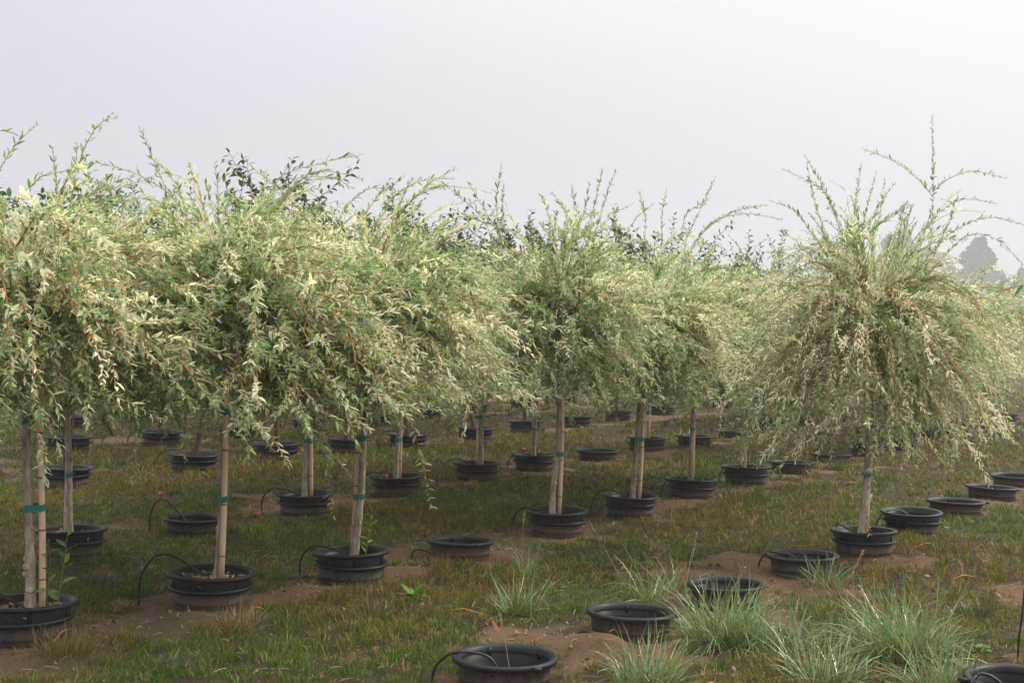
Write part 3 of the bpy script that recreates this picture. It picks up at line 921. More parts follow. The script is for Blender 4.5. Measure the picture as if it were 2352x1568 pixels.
def tie_mesh(a, ra, b, rb, h):
    """band round two round stems at a and b (xy), with a small tail"""
    pts = []
    for an in np.linspace(0, 2 * np.pi, 28, endpoint=False):
        dv = np.array((math.cos(an), math.sin(an)))
        # support of the hull of the two circles
        pts.append(max((a @ dv + ra, 0), (b @ dv + rb, 1)))
    angs = np.linspace(0, 2 * np.pi, 28, endpoint=False)
    loop = []
    for an, (s_, w) in zip(angs, pts):
        dv = np.array((math.cos(an), math.sin(an)))
        c, rr_ = ((a, ra), (b, rb))[w]
        loop.append(c + dv * (rr_ + .0018))
    loop = np.array(loop); n = len(loop)
    rg = np.random.default_rng(int(abs(a[0]) * 1e5) % 9999)
    mb = MB()
    zs = np.array([-.5, -.2, .15, .5]) * h
    V = np.concatenate([np.hstack([loop * 1.0, np.full((n, 1), z) + .16 * h * np.sin(angs + 1.0)[:, None]]) for z in zs])
    V[:, :2] += rg.normal(0, .0006, (len(V), 2))
    idx = np.arange(4 * n).reshape(4, n); r_ = np.roll(idx, -1, 1)
    F = np.concatenate([np.stack([idx[:-1], r_[:-1], r_[1:]], -1).reshape(-1, 3), np.stack([idx[:-1], r_[1:], idx[1:]], -1).reshape(-1, 3)])
    mb.add(V, F)
    # knot and tail
    j = int(rg.integers(0, n)); j = int(np.argmin(loop[:, 1] - .5 * np.abs(loop[:, 0] - loop[:, 0].mean()))) if rg.random() < .7 else j
    k0 = np.array((*loop[j], 0)); out = nrm(np.array((loop[j][0] - loop[:, 0].mean() + .004, loop[j][1] - loop[:, 1].mean(), .0)))
    sd = np.array((-out[1], out[0], 0))
    vv, ff = lathe([(.001, -1), (.8, -.6), (1, 0), (.8, .6), (.001, 1)], 8)
    mb.add(k0 + vv * .007, ff)
    tl = np.array([k0, k0 + sd * .02 + out * .012 + (0, 0, .004), k0 + sd * .034 + out * .015 + (0, 0, .012)])
    wv = np.array([.004, .006, .005])[:, None] * np.array((0, 0, 1.0))
    V = np.vstack([tl - wv, tl + wv]); mb.add(V, [(0, 1, 4), (0, 4, 3), (1, 2, 5), (1, 5, 4)])
    return mb.mesh("tie", [M_TIE], False)

# per tree: trunk base dx, trunk dx at tie height, stake base dx, stake top dx (px, rel. to pot centre), tie heights py, knobs, crown scale
DET = {
    ('A', 4): (-8, 4, 5, 8, (978, 1090), 0, 1.0), ('B', 0): (8, -12, 31, 14, (963, 1165), 16, 1.0), ('B', 1): (15, 26, 24, 34, (943, 1143), 2, 1.0),
    ('B', 2): (5, 26, -1, 14, (1005, 1140), 2, 1.0), ('B', 4): (-12, -4, 4, 9, (880, 1042), 10, 1.0), ('B', 5): (5, 18, 19, 32, (1008,), 4, 1.0),
    ('B', 6): (-3, 0, 4, 2, (985,), 2, 1.06), ('B', 7): (-6, 2, -14, -2, (983,), 2, 1.1),
    ('C', 0): (-6, -14, -18, -22, (928, 1090), 2, .98), ('C', 2): (0, -6, 14, 2, (1010,), 3, 1.0), ('C', 3): (-3, -3, 5, 3, (1010,), 1, 1.0),
    ('C', 4): (9, 6, 0, -4, (957,), 1, 1.0), ('C', 5): (-2, 2, -6, -3, (985,), 1, .97), ('C', 10): (-5, -3, 6, 4, (930,), 0, 1.0),
}
GRAFT = 1.56
MADE = {}
def make_willow(d, ci):
    key = (d['row'], d['i'])
    rg = random.Random(d['i'] * 31 + ord(d['row']))
    far = key not in DET
    det = DET.get(key, (rg.uniform(-6, 6), rg.uniform(-8, 8), rg.uniform(4, 9), rg.uniform(2, 9), (d['py'] - rg.uniform(45, 60),), 0, rg.uniform(.94, 1.04)))
    lab = TREE_LABEL.get(key) or {'B': "far willow beyond the empty sockets in the weed-crowded willow's row", 'C': "willow standing behind the row with two empty sockets"}[d['row']]
    lab = lab.replace("willow", "variegated willow", 1)
    o = thing("willow_tree", lab, "willow tree", (d['x'], d['y'], 0), "weeping variegated willows in pots")
    pp = d['y'] / F2
    zb = Z_TREE - .06
    tb = np.array((det[0] * pp, 0, zb)); tm = np.array((det[1] * pp, 0, 1.05)); tt = np.array((det[1] * pp * 1.3, 0, GRAFT + (.18 if far and d['row'] in 'BC' else 0)))
    bow = rg.uniform(-.008, .008)
    me, path = trunk_mesh("willow_trunk", [tb, (tb * 2 + tm) / 3 + (bow, 0, 0), (tb + 2 * tm) / 3 + (-bow, 0, 0), tm, tt], .0235, .018, M_BARK, d['i'] + ord(d['row']), det[5], 8 if far else 10)
    obj("trunk", me, o)
    c = obj("crown", ci, o, tuple(path[-1]), kind="stuff")
    c.rotation_euler = (0, 0, rg.uniform(0, 6.28))
    c.scale = (det[6] * 1.18, det[6] * 1.18, det[6] * 1.10)
    if key == ('A', 4): c.scale = (.99, .99, 1.17)
    if far and d['row'] in 'BC': c.scale = (1.34, 1.34, 1.52)
    # stake
    if not far or d['y'] < 24:
        sb = np.array((det[2] * pp, -.010 if key in (('B', 1),) else .006, zb)); st = np.array((det[3] * pp, .0, 1.55))
        if key == ('B', 1):
            sb[1] = -.035; st[1] = -.035
        if abs(sb[0] - tb[0]) < .04 and key != ('B', 1):
            sb[1] = .042; st[1] = .042
        slab = "bamboo stake tied to the " + (TREE_LABEL.get(key) or lab.replace("variegated ", ""))
        so_ = thing("bamboo_stake", " ".join(slab.split()[:16]), "plant stake", (d['x'], d['y'], 0), "bamboo stakes tied to willow trunks")
        spath = cane_parts(so_, sb, st, .0168 if not far else .014)
        for py in det[4]:
            dd = pdir(d['px'], py)
            z = CAM_Z + dd[2] * d['y']
            ta = np.array([np.interp(z, path[:, 2], path[:, k]) for k in range(2)])
            sa = np.array([np.interp(z, spath[:, 2], spath[:, k]) for k in range(2)])
            obj("tie", tie_mesh(ta, .021, sa, .0175, .034), so_, (0, 0, z))
    MADE[key] = (o, path)
    return o

ncr = 1
for d in SPOTS:
    k = d['kind']
    make_socket(d, k != 'E')
    if k != 'E':
        make_pot(d)
    if k == 'T':
        key = (d['row'], d['i'])
        if key == ('A', 4): ci = CROWN_A
        elif d['row'] == 'B' and d['i'] < 8: ci = CROWNS[ncr % 4]; ncr += 1
        elif key in (('C', 0), ('C', 2), ('C', 3)): ci = CROWNS[(ncr + 2) % 4]; ncr += 1
        else: ci = CROWN_FAR[d['i'] % 2]
        make_willow(d, ci)

# a willow standing outside the frame whose shoot reaches in
d = dict(row='R', i=9, kind='T', px=3195, py=2000, x=2.78, y=3.62, s=1.0)
TREE_LABEL[('R', 9)] = "willow beyond the edge, one bluish leafy shoot reaching in"
DET[('R', 9)] = (-4, 0, 10, 8, (1500,), 1, .74)
make_socket(d, True); make_pot(d); make_willow(d, CROWNS[3])

# long single shoots, above and below the crowns
def shoot(key, pts, Z=None, var=.12, spacing=.022, leafL=.042, alpha=.65, up=.12, tipgreen=.6, r=.0028, t0=.05):
    o, path = MADE[key]
    Z = Z if Z else o.location.y
    q = np.array([at_depth(a, b, Z) for a, b in pts])
    q[:, 1] += np.linspace(0, random.uniform(-.08, .08), len(q))
    L = np.linalg.norm(np.diff(q, axis=0), axis=1); s = np.concatenate([[0], np.cumsum(L)])
    ts = np.linspace(0, s[-1], 18)
    # smooth (Catmull style via repeated averaging)
    pth = np.stack([np.interp(ts, s, q[:, k]) for k in range(3)], -1)
    for _ in range(3):
        pth[1:-1] = (pth[:-2] + 2 * pth[1:-1] + pth[2:]) / 4
    pth = pth - np.array(o.location)
    mb = MB()
    rg = np.random.default_rng(int(abs(pts[0][0] * 7 + pts[-1][1])))
    V, F = tubes(pth, np.linspace(r, r * .4, 18), 4); mb.add(V, F, None, 1)
    leafy(mb, pth[None], max(4, int(s[-1] / spacing)), t0, 1.0, leafL, .26, np.array([var]), rg, alpha, tipgreen, up, .2)
    obj("shoot", mb.mesh("shoot", [M_WILLOW, M_TWIG]), o)

UP = {
    ('B', 0): [[(-25, 470), (-10, 400), (20, 345), (50, 308), (76, 284)], [(-60, 330), (-20, 300), (20, 302), (45, 312)], [(140, 560), (165, 470), (180, 400), (185, 337)],
               [(40, 470), (90, 400), (150, 392), (225, 368)], [(130, 480), (135, 400), (133, 348)]],
    ('B', 1): [[(400, 520), (378, 430), (355, 380), (335, 335), (316, 294)], [(450, 540), (400, 450), (320, 400), (232, 376)], [(600, 540), (660, 440), (720, 388), (780, 395), (828, 410)],
               [(560, 560), (640, 470), (690, 410), (770, 405)], [(500, 520), (500, 430), (492, 375)], [(330, 540), (260, 440), (200, 410), (150, 430)]],
    ('B', 2): [[(860, 540), (900, 450), (970, 412), (1040, 412)], [(820, 520), (870, 450), (930, 410)], [(900, 540), (940, 490), (975, 462)], [(760, 540), (800, 470), (850, 430), (905, 440)]],
    ('B', 4): [[(1150, 590), (1110, 500), (1055, 450), (1005, 412)], [(1160, 570), (1118, 490), (1090, 445), (1076, 418)], [(1150, 560), (1138, 460), (1152, 380)], [(1150, 530), (1158, 420)],
               [(1240, 600), (1180, 530), (1100, 510), (1035, 480)], [(1310, 570), (1345, 480), (1352, 425)], [(1300, 560), (1305, 490), (1270, 445)], [(1330, 540), (1318, 470), (1312, 430)]],
    ('B', 5): [[(1340, 560), (1370, 450), (1382, 390)], [(1360, 560), (1392, 450), (1415, 392)], [(1480, 580), (1482, 500), (1464, 437)], [(1430, 560), (1460, 500), (1500, 470)], [(1520, 560), (1520, 490), (1530, 433)]],
    ('B', 6): [[(1570, 560), (1615, 470), (1642, 410)], [(1580, 590), (1620, 520), (1700, 478), (1760, 472)], [(1590, 560), (1650, 500), (1720, 490), (1790, 505)], [(1560, 560), (1575, 490), (1630, 455)]],
    ('A', 4): [[(2085, 800), (2120, 660), (2141, 540), (2143, 400), (2141, 265)], [(2141, 450), (2112, 415), (2050, 370), (1978, 346)], [(2143, 440), (2180, 408), (2240, 388), (2320, 407)],
               [(1985, 780), (1972, 640), (1972, 560), (1990, 470), (2008, 400)], [(1960, 620), (1900, 450), (1845, 362)], [(1955, 570), (1890, 435), (1798, 393)], [(1960, 560), (1965, 470), (1980, 376)],
               [(1980, 560), (2020, 470), (2062, 418)], [(2060, 640), (2140, 500), (2210, 450), (2292, 466)], [(2080, 660), (2170, 540), (2265, 492), (2352, 518)], [(2090, 680), (2220, 530), (2290, 545), (2348, 612)],
               [(1940, 660), (1880, 560), (1820, 480), (1762, 464)], [(1990, 540), (2040, 500), (2092, 462)], [(2040, 740), (2052, 640), (2050, 560), (2075, 480)], [(1930, 620), (1870, 470), (1852, 380)],
               [(2130, 620), (2200, 470), (2165, 455)], [(1990, 600), (2010, 520), (2100, 468)], [(1950, 780), (1900, 600), (1830, 560), (1770, 590)]],
}
for key, ls in UP.items():
    for i, l in enumerate(ls):
        shoot(key, l, leafL=.040 if key[0] == 'A' else .044)
shoot(('A', 4), [(1990, 720), (1940, 650), (1925, 560)], r=.006, spacing=.06, t0=.6)
shoot(('A', 4), [(2040, 850), (2055, 790), (2062, 720), (2058, 640)], r=.006, spacing=.06, t0=.6)
DOWN = {
    ('B', 1): [([(715, 830), (735, 930), (742, 1020), (750, 1110), (763, 1188)], 7.15), ([(600, 860), (612, 960), (626, 1045)], 6.9), ([(690, 850), (700, 940), (705, 1000)], 7.0), ([(335, 820), (318, 900), (322, 985)], 6.8)],
    ('B', 2): [([(925, 850), (938, 940), (958, 1010), (978, 1090), (992, 1162)], 7.5), ([(1040, 860), (1050, 930), (1045, 985)], 7.6)],
    ('B', 0): [([(30, 800), (42, 880), (55, 960), (62, 1040)], 6.0), ([(240, 820), (280, 900), (322, 985)], 6.2), ([(200, 820), (228, 920), (232, 1000)], 6.3)],
    ('A', 4): [([(2085, 900), (2105, 1000), (2115, 1090)], 8.7), ([(1998, 900), (2008, 1020), (2000, 1120), (1993, 1222)], 8.6), ([(1830, 880), (1790, 970), (1755, 1045)], 8.8),
               ([(2230, 880), (2250, 980), (2254, 1080)], 8.9), ([(2160, 890), (2175, 960), (2195, 1020)], 8.8), ([(1900, 900), (1870, 980), (1850, 1080)], 8.7)],
    ('B', 4): [([(1345, 860), (1320, 930), (1305, 985)], 9.2)],
}
for key, ls in DOWN.items():
    for l, Z in ls:
        shoot(key, l, Z, var=.62, spacing=.028, leafL=.058, alpha=1.0, up=.02, tipgreen=.35, r=.0026)
shoot(('R', 9), [(2760, 560), (2600, 610), (2450, 640), (2352, 652), (2272, 670)], 3.5, var=-.45, spacing=.026, leafL=.05, alpha=.8, tipgreen=.2)

# ------------------------------------------------------------------ dark fruit trees behind
def fruit_crown(seed):
    rg = np.random.default_rng(seed)
    mb = MB()
    n = 18
    a = rg.uniform(0, 6.28, n) + np.arange(n) * 2.4; e = np.radians(rg.uniform(52, 84, n))
    D0 = np.stack([np.cos(a) * np.cos(e), np.sin(a) * np.cos(e), np.sin(e)], -1)
    P0 = np.zeros((n, 3)); P0[:, 2] = rg.uniform(-.45, .15, n)
    Ln = rg.uniform(1.35, 2.2, n); Ln[0] = 2.25
    D0[0] = (.05, .02, 1)
    path = grow(P0, D0, Ln, 10, rg.uniform(-.5, .15, n), .22, rg)
    V, F = tubes(path, np.linspace(1, .22, 11)[None] * np.full((n, 1), .017), 5); mb.add(V, F, None, 1)
    per = 9
    Pn, T, t = along(path, per, .2, .97, rg, .5)
    q = n * per
    Ds = nrm(T.reshape(-1, 3) * .7 + nrm(rg.normal(size=(q, 3))) * .8 + (0, 0, .25))
    sp = grow(Pn.reshape(-1, 3), Ds, rg.uniform(.25, .8, q), 6, rg.uniform(-.6, .3, q), .3, rg)
    V, F = tubes(sp, np.linspace(1, .4, 7)[None] * np.full((q, 1), .005), 4); mb.add(V, F, None, 1)
    for pth, m, t0 in ((path, 50, .30), (sp, 18, .1)):
        Pl, T, t = along(pth, m, t0, 1.0, rg, .4)
        B = len(Pl)
        N1, N2 = frame(T)
        ph = (np.arange(m) * 2.4)[None] + rg.uniform(0, 6.28, (B, 1))
        side = np.cos(ph)[..., None] * N1 + np.sin(ph)[..., None] * N2
        al = rg.uniform(.6, 1.3, (B, m, 1))
        D = T * np.cos(al) + side * np.sin(al); D[..., 2] -= .08
        D = nrm(D).reshape(-1, 3)
        upv = np.array((0, 0, 1.0)) + rg.normal(0, .3, (len(D), 3))
        N = nrm(upv - D * (upv * D).sum(-1, keepdims=True))
        Lf = rg.uniform(.085, .14, len(D)) * (1 - .35 * np.clip((t.reshape(-1) - .8) / .2, 0, 1))
        c = np.array((.075, .140, .030)) * rg.uniform(.6, 1.5, (len(D), 1)) * rg.uniform(.9, 1.1, (len(D), 3))
        V, F = leaves(Pl.reshape(-1, 3) + D * .012, D, N, Lf, Lf * rg.uniform(.42, .54, len(D)), rg.uniform(.12, .42, len(D)), .22)
        mb.add(V, F, np.repeat(c, 6, 0), 0)
    zt = max(v[:, 2].max() for v in mb.V)
    return mb.mesh("fruit_tree_crown", [M_DARK, M_BARKD]), zt
FCR = [fruit_crown(300 + k) for k in range(4)]
# crown tops seen against the sky: (px, py) by row D index
TOPS = {0: (180, 352), 1: (492, 380), 2: (612, 338), 3: (760, 440), 4: (880, 406), 5: (985, 490), 6: (1185, 466), 7: (1290, 500), 8: (1402, 466), 9: (1592, 480), 10: (1720, 560), 11: (1835, 520)}
D_LABEL = {0: "forked dark trunk fruit tree behind the wavy trunked willow", 1: "leaning dark trunk fruit tree behind the pale bamboo stake",
           2: "tall fruit tree, its leafy shoot highest over the willow crowns", 3: "slim leaning fruit tree behind the willow with crossing stake",
           4: "fruit tree rising behind the willow with a red fruit in its pot", 5: "fruit tree standing behind the slim paired trunk and stake",
           6: "fruit tree behind the dark trunked willow with yellow-green weeds", 7: "fruit tree partly hidden behind the scarred willow's stake",
           8: "fruit tree leaning behind the low pot with looping tube"}
for d in SPOTS:
    if d['kind'] != 'F': continue
    rg = random.Random(d['i'] * 17 + ord(d['row']) * 5)
    lab = D_LABEL.get(d['i']) if d['row'] == 'D' else None
    lab = lab or {'D': "dark leaved fruit tree rising just behind the willow rows", 'E': "dark leaved fruit tree in the second row behind the willows",
                  'F': "dark leaved fruit tree in the farthest row of pots"}[d['row']]
    o = thing("fruit_tree", lab, "fruit tree", (d['x'], d['y'], 0), "dark fruit trees behind the willows")
    me, zt = FCR[(d['i'] + ord(d['row'])) % 4]
    if d['row'] == 'D' and d['i'] in TOPS:
        tp = at_depth(*TOPS[d['i']], d['y'])
        top, dx = tp[2], tp[0] - d['x']
    else:
        top, dx = at_depth(d['px'], 415 + .07 * d['px'] + rg.uniform(-25, 35), d['y'])[2], rg.uniform(-.15, .15)
    lean = float(np.clip(dx * .35, -.3, .3)) if d['row'] == 'D' else rg.uniform(-.12, .12)
    if d['row'] == 'D' and d['i'] == 1: lean = .22
    zb, zf = Z_TREE - .06, 1.25
    tm, path = trunk_mesh("fruit_trunk", [(0, 0, zb), (lean * .35, .02, .5), (lean * .7, .0, .9), (lean, 0, zf)], .034, .026, M_BARKD, d['i'] + 50, 0, 8)
    obj("trunk", tm, o)
    c = obj("crown", me, o, (lean, 0, zf), kind="stuff")
    s = (top - zf) / zt
    c.scale = (max(.7, s * .95), max(.7, s * .95), s)
    c.rotation_euler = (0, float(np.clip((dx - lean) / max(.5, top - zf), -.25, .25)), 0)
    if d['row'] == 'D' and d['i'] == 0:
        for (ax, bz, ln) in ((.55, .28, .55), (-.4, .3, .35)):
            p0 = np.array((lean * .6, 0, .72)); pts = np.array([p0, p0 + (ax * .3, 0, .08), p0 + (ax * .65, .02, .2), p0 + (ax, .03, .36)])
            V, F = tubes(pts, np.array([.015, .013, .011, .009]), 6)
            obj("low_limb", mesh_np("low_limb", V, F, None, True, [M_BARKD]), o)

# ------------------------------------------------------------------ drip tubes
def tube_obj(pts, lab, r=.0065, grp="drip tubes feeding the pots"):
    q = np.array(pts, float)
    base = q[0].copy()
    L = np.linalg.norm(np.diff(q, axis=0), axis=1); s = np.concatenate([[0], np.cumsum(L)])
    ts = np.linspace(0, s[-1], 30)
    pth = np.stack([np.interp(ts, s, q[:, k]) for k in range(3)], -1)
    for _ in range(10):
        pth[1:-1] = (pth[:-2] + 2 * pth[1:-1] + pth[2:]) / 4
    V, F = tubes(pth - base, np.full(30, r), 7, True)
    o = obj("drip_tube", mesh_np("drip_tube", V, F, None, True, [M_TUBE]), None, tuple(base))
    tag(o, lab, "tube", grp)
def gp(px, py, z=0.0):
    return at_height(px, py, z)
def dp(d, dx, dy, z):
    return np.array((d['x'] + dx, d['y'] + dy, z))
TUBE_LABEL = {}
def auto_tube(key, apex, side, lab, start=None, empty=False):
    d = S[key]
    zr = Z_SOCK if d['kind'] == 'E' else Z_TREE
    sx = side
    st = start if start is not None else dp(d, sx, -.05, -.02)
    mid = (st + dp(d, sx * .5, 0, 0)) / 2
    pts = [st, st + np.array((-.02 * np.sign(sx) * -1 if False else .0, 0, (zr + apex) * .6)), np.array((st[0] * .55 + (d['x'] + sx * .45) * .45, (st[1] + d['y']) / 2, zr + apex)),
           dp(d, sx * .45, 0, zr + apex * .75), dp(d, sx * .2, .0, zr - .0), dp(d, sx * .05, 0, zr - .05 if not empty else zr - .10)]
    tube_obj(pts, lab)
auto_tube(('B', 1), .10, -.42, "black drip tube arching high into the pot of the bark chips", gp(318, 1392, -.02))
auto_tube(('B', 0), .06, -.36, "black drip tube beside the knobbly willow's pot", gp(30, 1275, -.02) if False else None)
auto_tube(('B', 2), .015, -.36, "short black drip tube at the pot with one sucker", gp(688, 1325, -.02))
auto_tube(('C', 1), .14, -.40, "black drip tube arching over the tilted empty pot", gp(343, 1225, -.02), True)
auto_tube(('C', 2), .03, -.38, "black drip tube beside the thick brown trunked willow", gp(600, 1178, -.02))
auto_tube(('C', 3), .03, -.36, "black drip tube at the pot holding a red fruit")
auto_tube(('C', 4), .05, -.42, "black drip tube curving up to the slim paired trunk", gp(1003, 1120, -.02))
auto_tube(('C', 5), .02, -.36, "black drip tube at the pot with dark trunk and weeds", gp(1165, 1085, -.02))
auto_tube(('C', 6), .12, -.45, "black drip tube looping tall over the low empty pot", gp(1297, 1078, -.02), True)
auto_tube(('B', 4), .0, -.34, "black drip tube at the pot of the scarred willow", gp(1178, 1215, -.02))
auto_tube(('B', 5), .05, -.34, "black drip tube at the pot of the swollen base willow")
auto_tube(('B', 6), .0, -.30, "black drip tube by the weed-crowded pot")
auto_tube(('B', 7), .0, -.30, "black drip tube by the slim pale willow's pot")
auto_tube(('A', 4), .02, -.36, "black drip tube reaching into the lone willow's pot", gp(1915, 1255, -.02))
auto_tube(('A', 3), .0, -.30, "black drip tube at the empty pot next to the lone willow", gp(1742, 1310, -.02), True)
auto_tube(('A', 5), .0, -.30, "black drip tube at the treeless double rimmed pot")
auto_tube(('A', 0), .01, -.30, "black drip tube lying over the rim beside the sandy mound", gp(992, 1575, -.02), True)
for key in (('D', 1), ('D', 2), ('D', 4), ('D', 5), ('E', 1), ('E', 0)):
    auto_tube(key, .04, -.42, "black drip tube at a fruit tree's pot behind the willows")
a1 = S[('A', 1)]
tube_obj([gp(1310, 1487, -.02), gp(1318, 1452, .05), gp(1345, 1445, .07), gp(1400, 1465, .05), gp(1450, 1484, .03), gp(1495, 1498, .0)], "black drip tube snaking along the ground before the wide empty pot")
tube_obj([gp(945, 1290, -.02), gp(947, 1262, .06), gp(975, 1262, .07), gp(1010, 1282, .02)], "short looped tube stub beside the single empty pot")
q = gp(2338, 1520, 0)
tube_obj([q, q + np.array((.0, .0, .10)), q + np.array((.015, .0, .22)), q + np.array((.03, .01, .36))], "upright black tube behind the corner pot", .0048)
r0 = S[('R', 0)]
tube_obj([dp(r0, -.26, -.12, -.02), dp(r0, -.25, -.08, .10), dp(r0, -.19, -.02, .165), dp(r0, -.10, -.03, .13), dp(r0, -.05, -.08, .02)], "black tube looping across the corner pot's rim")

# ------------------------------------------------------------------ big grass clumps
def clump_mesh(seed, n, H, spread, cols, wid=.0048, segs=6):
    rg = np.random.default_rng(seed)
    a = rg.uniform(0, 6.28, n); rad = spread * .5 * np.sqrt(rg.uniform(0, 1, n)) * rg.uniform(.4, 1, n)
    P = np.stack([np.cos(a) * rad, np.sin(a) * rad, np.full(n, -.01)], -1)
    e = np.radians(np.clip(rg.normal(58, 18, n), 8, 88))
    a2 = a + rg.normal(0, .9, n)
    D = np.stack([np.cos(a2) * np.cos(e), np.sin(a2) * np.cos(e), np.sin(e)], -1)
    Ln = H * rg.uniform(.35, 1.25, n)
    path = grow(P, D, Ln, segs, rg.uniform(1.0, 6.0, n), .3, rg)
    fa = rg.uniform(-.8, .8, n)
    Sd = np.stack([np.cos(fa), np.sin(fa), rg.normal(0, .2, n)], -1)
    prof = np.array([.55, .9, 1, .95, .8, .5, .06])[:segs + 1]
    w = wid * rg.uniform(.6, 1.3, n)
    L_, R_ = path - Sd[:, None] * (w[:, None] * prof)[..., None] * .5, path + Sd[:, None] * (w[:, None] * prof)[..., None] * .5
    V = np.stack([L_, R_], 2).reshape(-1, 3)
    b = (np.arange(n) * (segs + 1) * 2)[:, None] + np.arange(segs)[None] * 2
    F = np.concatenate([np.stack([b, b + 1, b + 3], -1).reshape(-1, 3), np.stack([b, b + 3, b + 2], -1).reshape(-1, 3)])
    c = np.array(cols)[rg.integers(0, len(cols), n)] * rg.uniform(.75, 1.25, (n, 1))
    return V, F, np.repeat(c, (segs + 1) * 2, 0)
BLUEG = [(.19, .31, .125), (.27, .385, .18), (.14, .24, .10), (.21, .33, .11), (.34, .38, .19), (.22, .31, .09), (.24, .19, .07)]
OLIVE = [(.10, .13, .03), (.14, .14, .04), (.17, .11, .045), (.12, .085, .035)]
STRAW = [(.33, .245, .13), (.26, .18, .09), (.20, .13, .06), (.13, .13, .045)]
def clump(px, py, n, H, spread, cols, lab, seed, wid=.0048, name="grass_clump", base=OLIVE):
    q = gp(px, py); q[2] = float(ground_h(q[0], q[1]))
    mb = MB()
    V, F, c = clump_mesh(seed, n, H, spread, cols, wid); mb.add(V, F, c)
    o = thing(name, lab, "grass clump", tuple(q), None)
    obj("blade_tuft", mb.mesh("blade_tuft", [M_REED]), o, kind="stuff")
    if base:
        mb = MB(); V, F, c = clump_mesh(seed + 500, int(n * .8), H * .42, spread * 1.25, base, .004); mb.add(V, F, c)
        obj("dry_base", mb.mesh("dry_base", [M_GRASS]), o, kind="stuff")
clump(2068, 1520, 720, .37, .44, BLUEG, "broad blue-green grass clump with arching wet blades beside the corner pot", 1)
clump(1665, 1480, 640, .35, .42, BLUEG, "dense blue-green grass clump standing before two empty pots", 2)
clump(1490, 1372, 60, .36, .30, BLUEG, "thin tall grass clump growing behind the wide empty pot", 3, base=None)
clump(1545, 1350, 40, .34, .2, BLUEG, "sparse upright grass blades between two empty pots", 33, base=None)
clump(1785, 1490, 170, .28, .35, BLUEG, "loose grass clump linking the two broad blue-green clumps", 4)
clump(1190, 1415, 120, .26, .25, BLUEG, "small blue-green grass clump alone between willow row and empty row", 5)
clump(1210, 1325, 70, .24, .16, BLUEG, "slender green grass clump near the single empty pot", 6, base=None)
clump(1490, 1580, 260, .26, .3, BLUEG, "low blue-green grass clump in front of the sandy mound", 7)
clump(1890, 1585, 260, .30, .34, BLUEG, "ragged green grass clump around the tall straw stalks", 8)
clump(2160, 1590, 200, .26, .3, BLUEG, "wet grass clump just before the corner pot", 9)
clump(1900, 1350, 110, .22, .3, BLUEG + OLIVE, "short green clump in front of the pot by the lone willow", 10)
clump(540, 1452, 230, .16, .26, STRAW, "pale dry straw tussock before the bark chip pot", 12, .004, "dry_grass_tussock")
clump(232, 1352, 160, .13, .2, [(.06, .09, .03), (.05, .075, .035)], "small dark green tussock between the first two willow pots", 13, .004)
clump(1910, 1235, 90, .16, .2, STRAW, "dry straw tussock by the lone willow's pot", 14, .0035, "dry_grass_tussock")
clump(1920, 1085, 160, .18, .22, [(.06, .10, .02), (.09, .13, .03)], "rounded bright green tussock below the far empty socket", 15, .006)
clump(1680, 1155, 150, .14, .24, [(.22, .13, .03), (.18, .12, .03), (.13, .12, .03)], "rusty orange grass tussock by the slim pale willow's pot", 16, .005, "dry_grass_tussock")
clump(2240, 1410, 160, .12, .3, [(.07, .10, .035), (.09, .13, .045)], "dark green dewy tussock near bare soil", 17, .004)
clump(150, 1515, 260, .13, .35, [(.17, .13, .03), (.20, .12, .035), (.11, .12, .03)], "yellowish grass tussock in front of the knobbly willow's pot", 18, .004, "dry_grass_tussock")
clump(390, 1540, 200, .11, .35, [(.07, .11, .04), (.09, .13, .04)], "bluish green low tussock in the foreground turf", 19, .004)
clump(860, 1420, 200, .12, .3, [(.08, .12, .03), (.12, .13, .035), (.2, .15, .06)], "mixed green and brown tussock before the sucker pot", 20, .004)
clump(1010, 1310, 150, .11, .3, [(.19, .12, .045), (.12, .12, .03)], "rust tinged tussock below the single empty pot", 21, .004, "dry_grass_tussock")
clump(1400, 1225, 150, .14, .3, [(.15, .14, .045), (.09, .12, .03), (.24, .17, .08)], "seedy olive tussock before the swollen base willow", 22, .004)

# tall dry seed stalks
def stalk(px, py, tips, lab):
    q = gp(px, py); q[2] = float(ground_h(q[0], q[1]))
    o = thing("seed_stalk", lab, "grass stalk", tuple(q), "tall dry grass stalks")
    pts = np.array([at_depth(a, b, q[1]) for a, b in tips]) - q
    pts[0] = (0, 0, -.01)
    ts = np.linspace(0, 1, 14); tt = np.linspace(0, 1, len(pts))
    path = np.stack([np.interp(ts, tt, pts[:, k]) for k in range(3)], -1)
    for _ in range(2): path[1:-1] = (path[:-2] + 2 * path[1:-1] + path[2:]) / 4
    mb = MB(); V, F = tubes(path, np.linspace(.0022, .0009, 14), 4); mb.add(V, F, np.array((.36, .22, .10)))
    obj("stem", mb.mesh("stem", [M_LITTER]), o)
    g = np.random.default_rng(px)
    n = 60; t = g.uniform(.72, 1, n)
    P = np.stack([np.interp(t, ts, path[:, k]) for k in range(3)], -1)
    D = nrm(nrm(path[-1] - path[-3]) * 1.2 + g.normal(0, .35, (n, 3)))
    N = nrm(np.cross(D, g.normal(size=(n, 3))))
    V, F = leaves(P, D, N, np.full(n, .014), np.full(n, .003), np.zeros(n))
    mb = MB(); mb.add(V, F, np.array((.46, .34, .20)))
    obj("seed_head", mb.mesh("seed_head", [M_LITTER]), o)
stalk(1815, 1560, [(1815, 1560), (1835, 1470), (1858, 1370), (1882, 1290)], "tall pale seed stalk leaning beside the broad grass clumps")
stalk(1830, 1565, [(1830, 1565), (1900, 1440), (1945, 1340), (1982, 1265)], "long bending rusty seed stalk crossing toward the lone willow's pot")
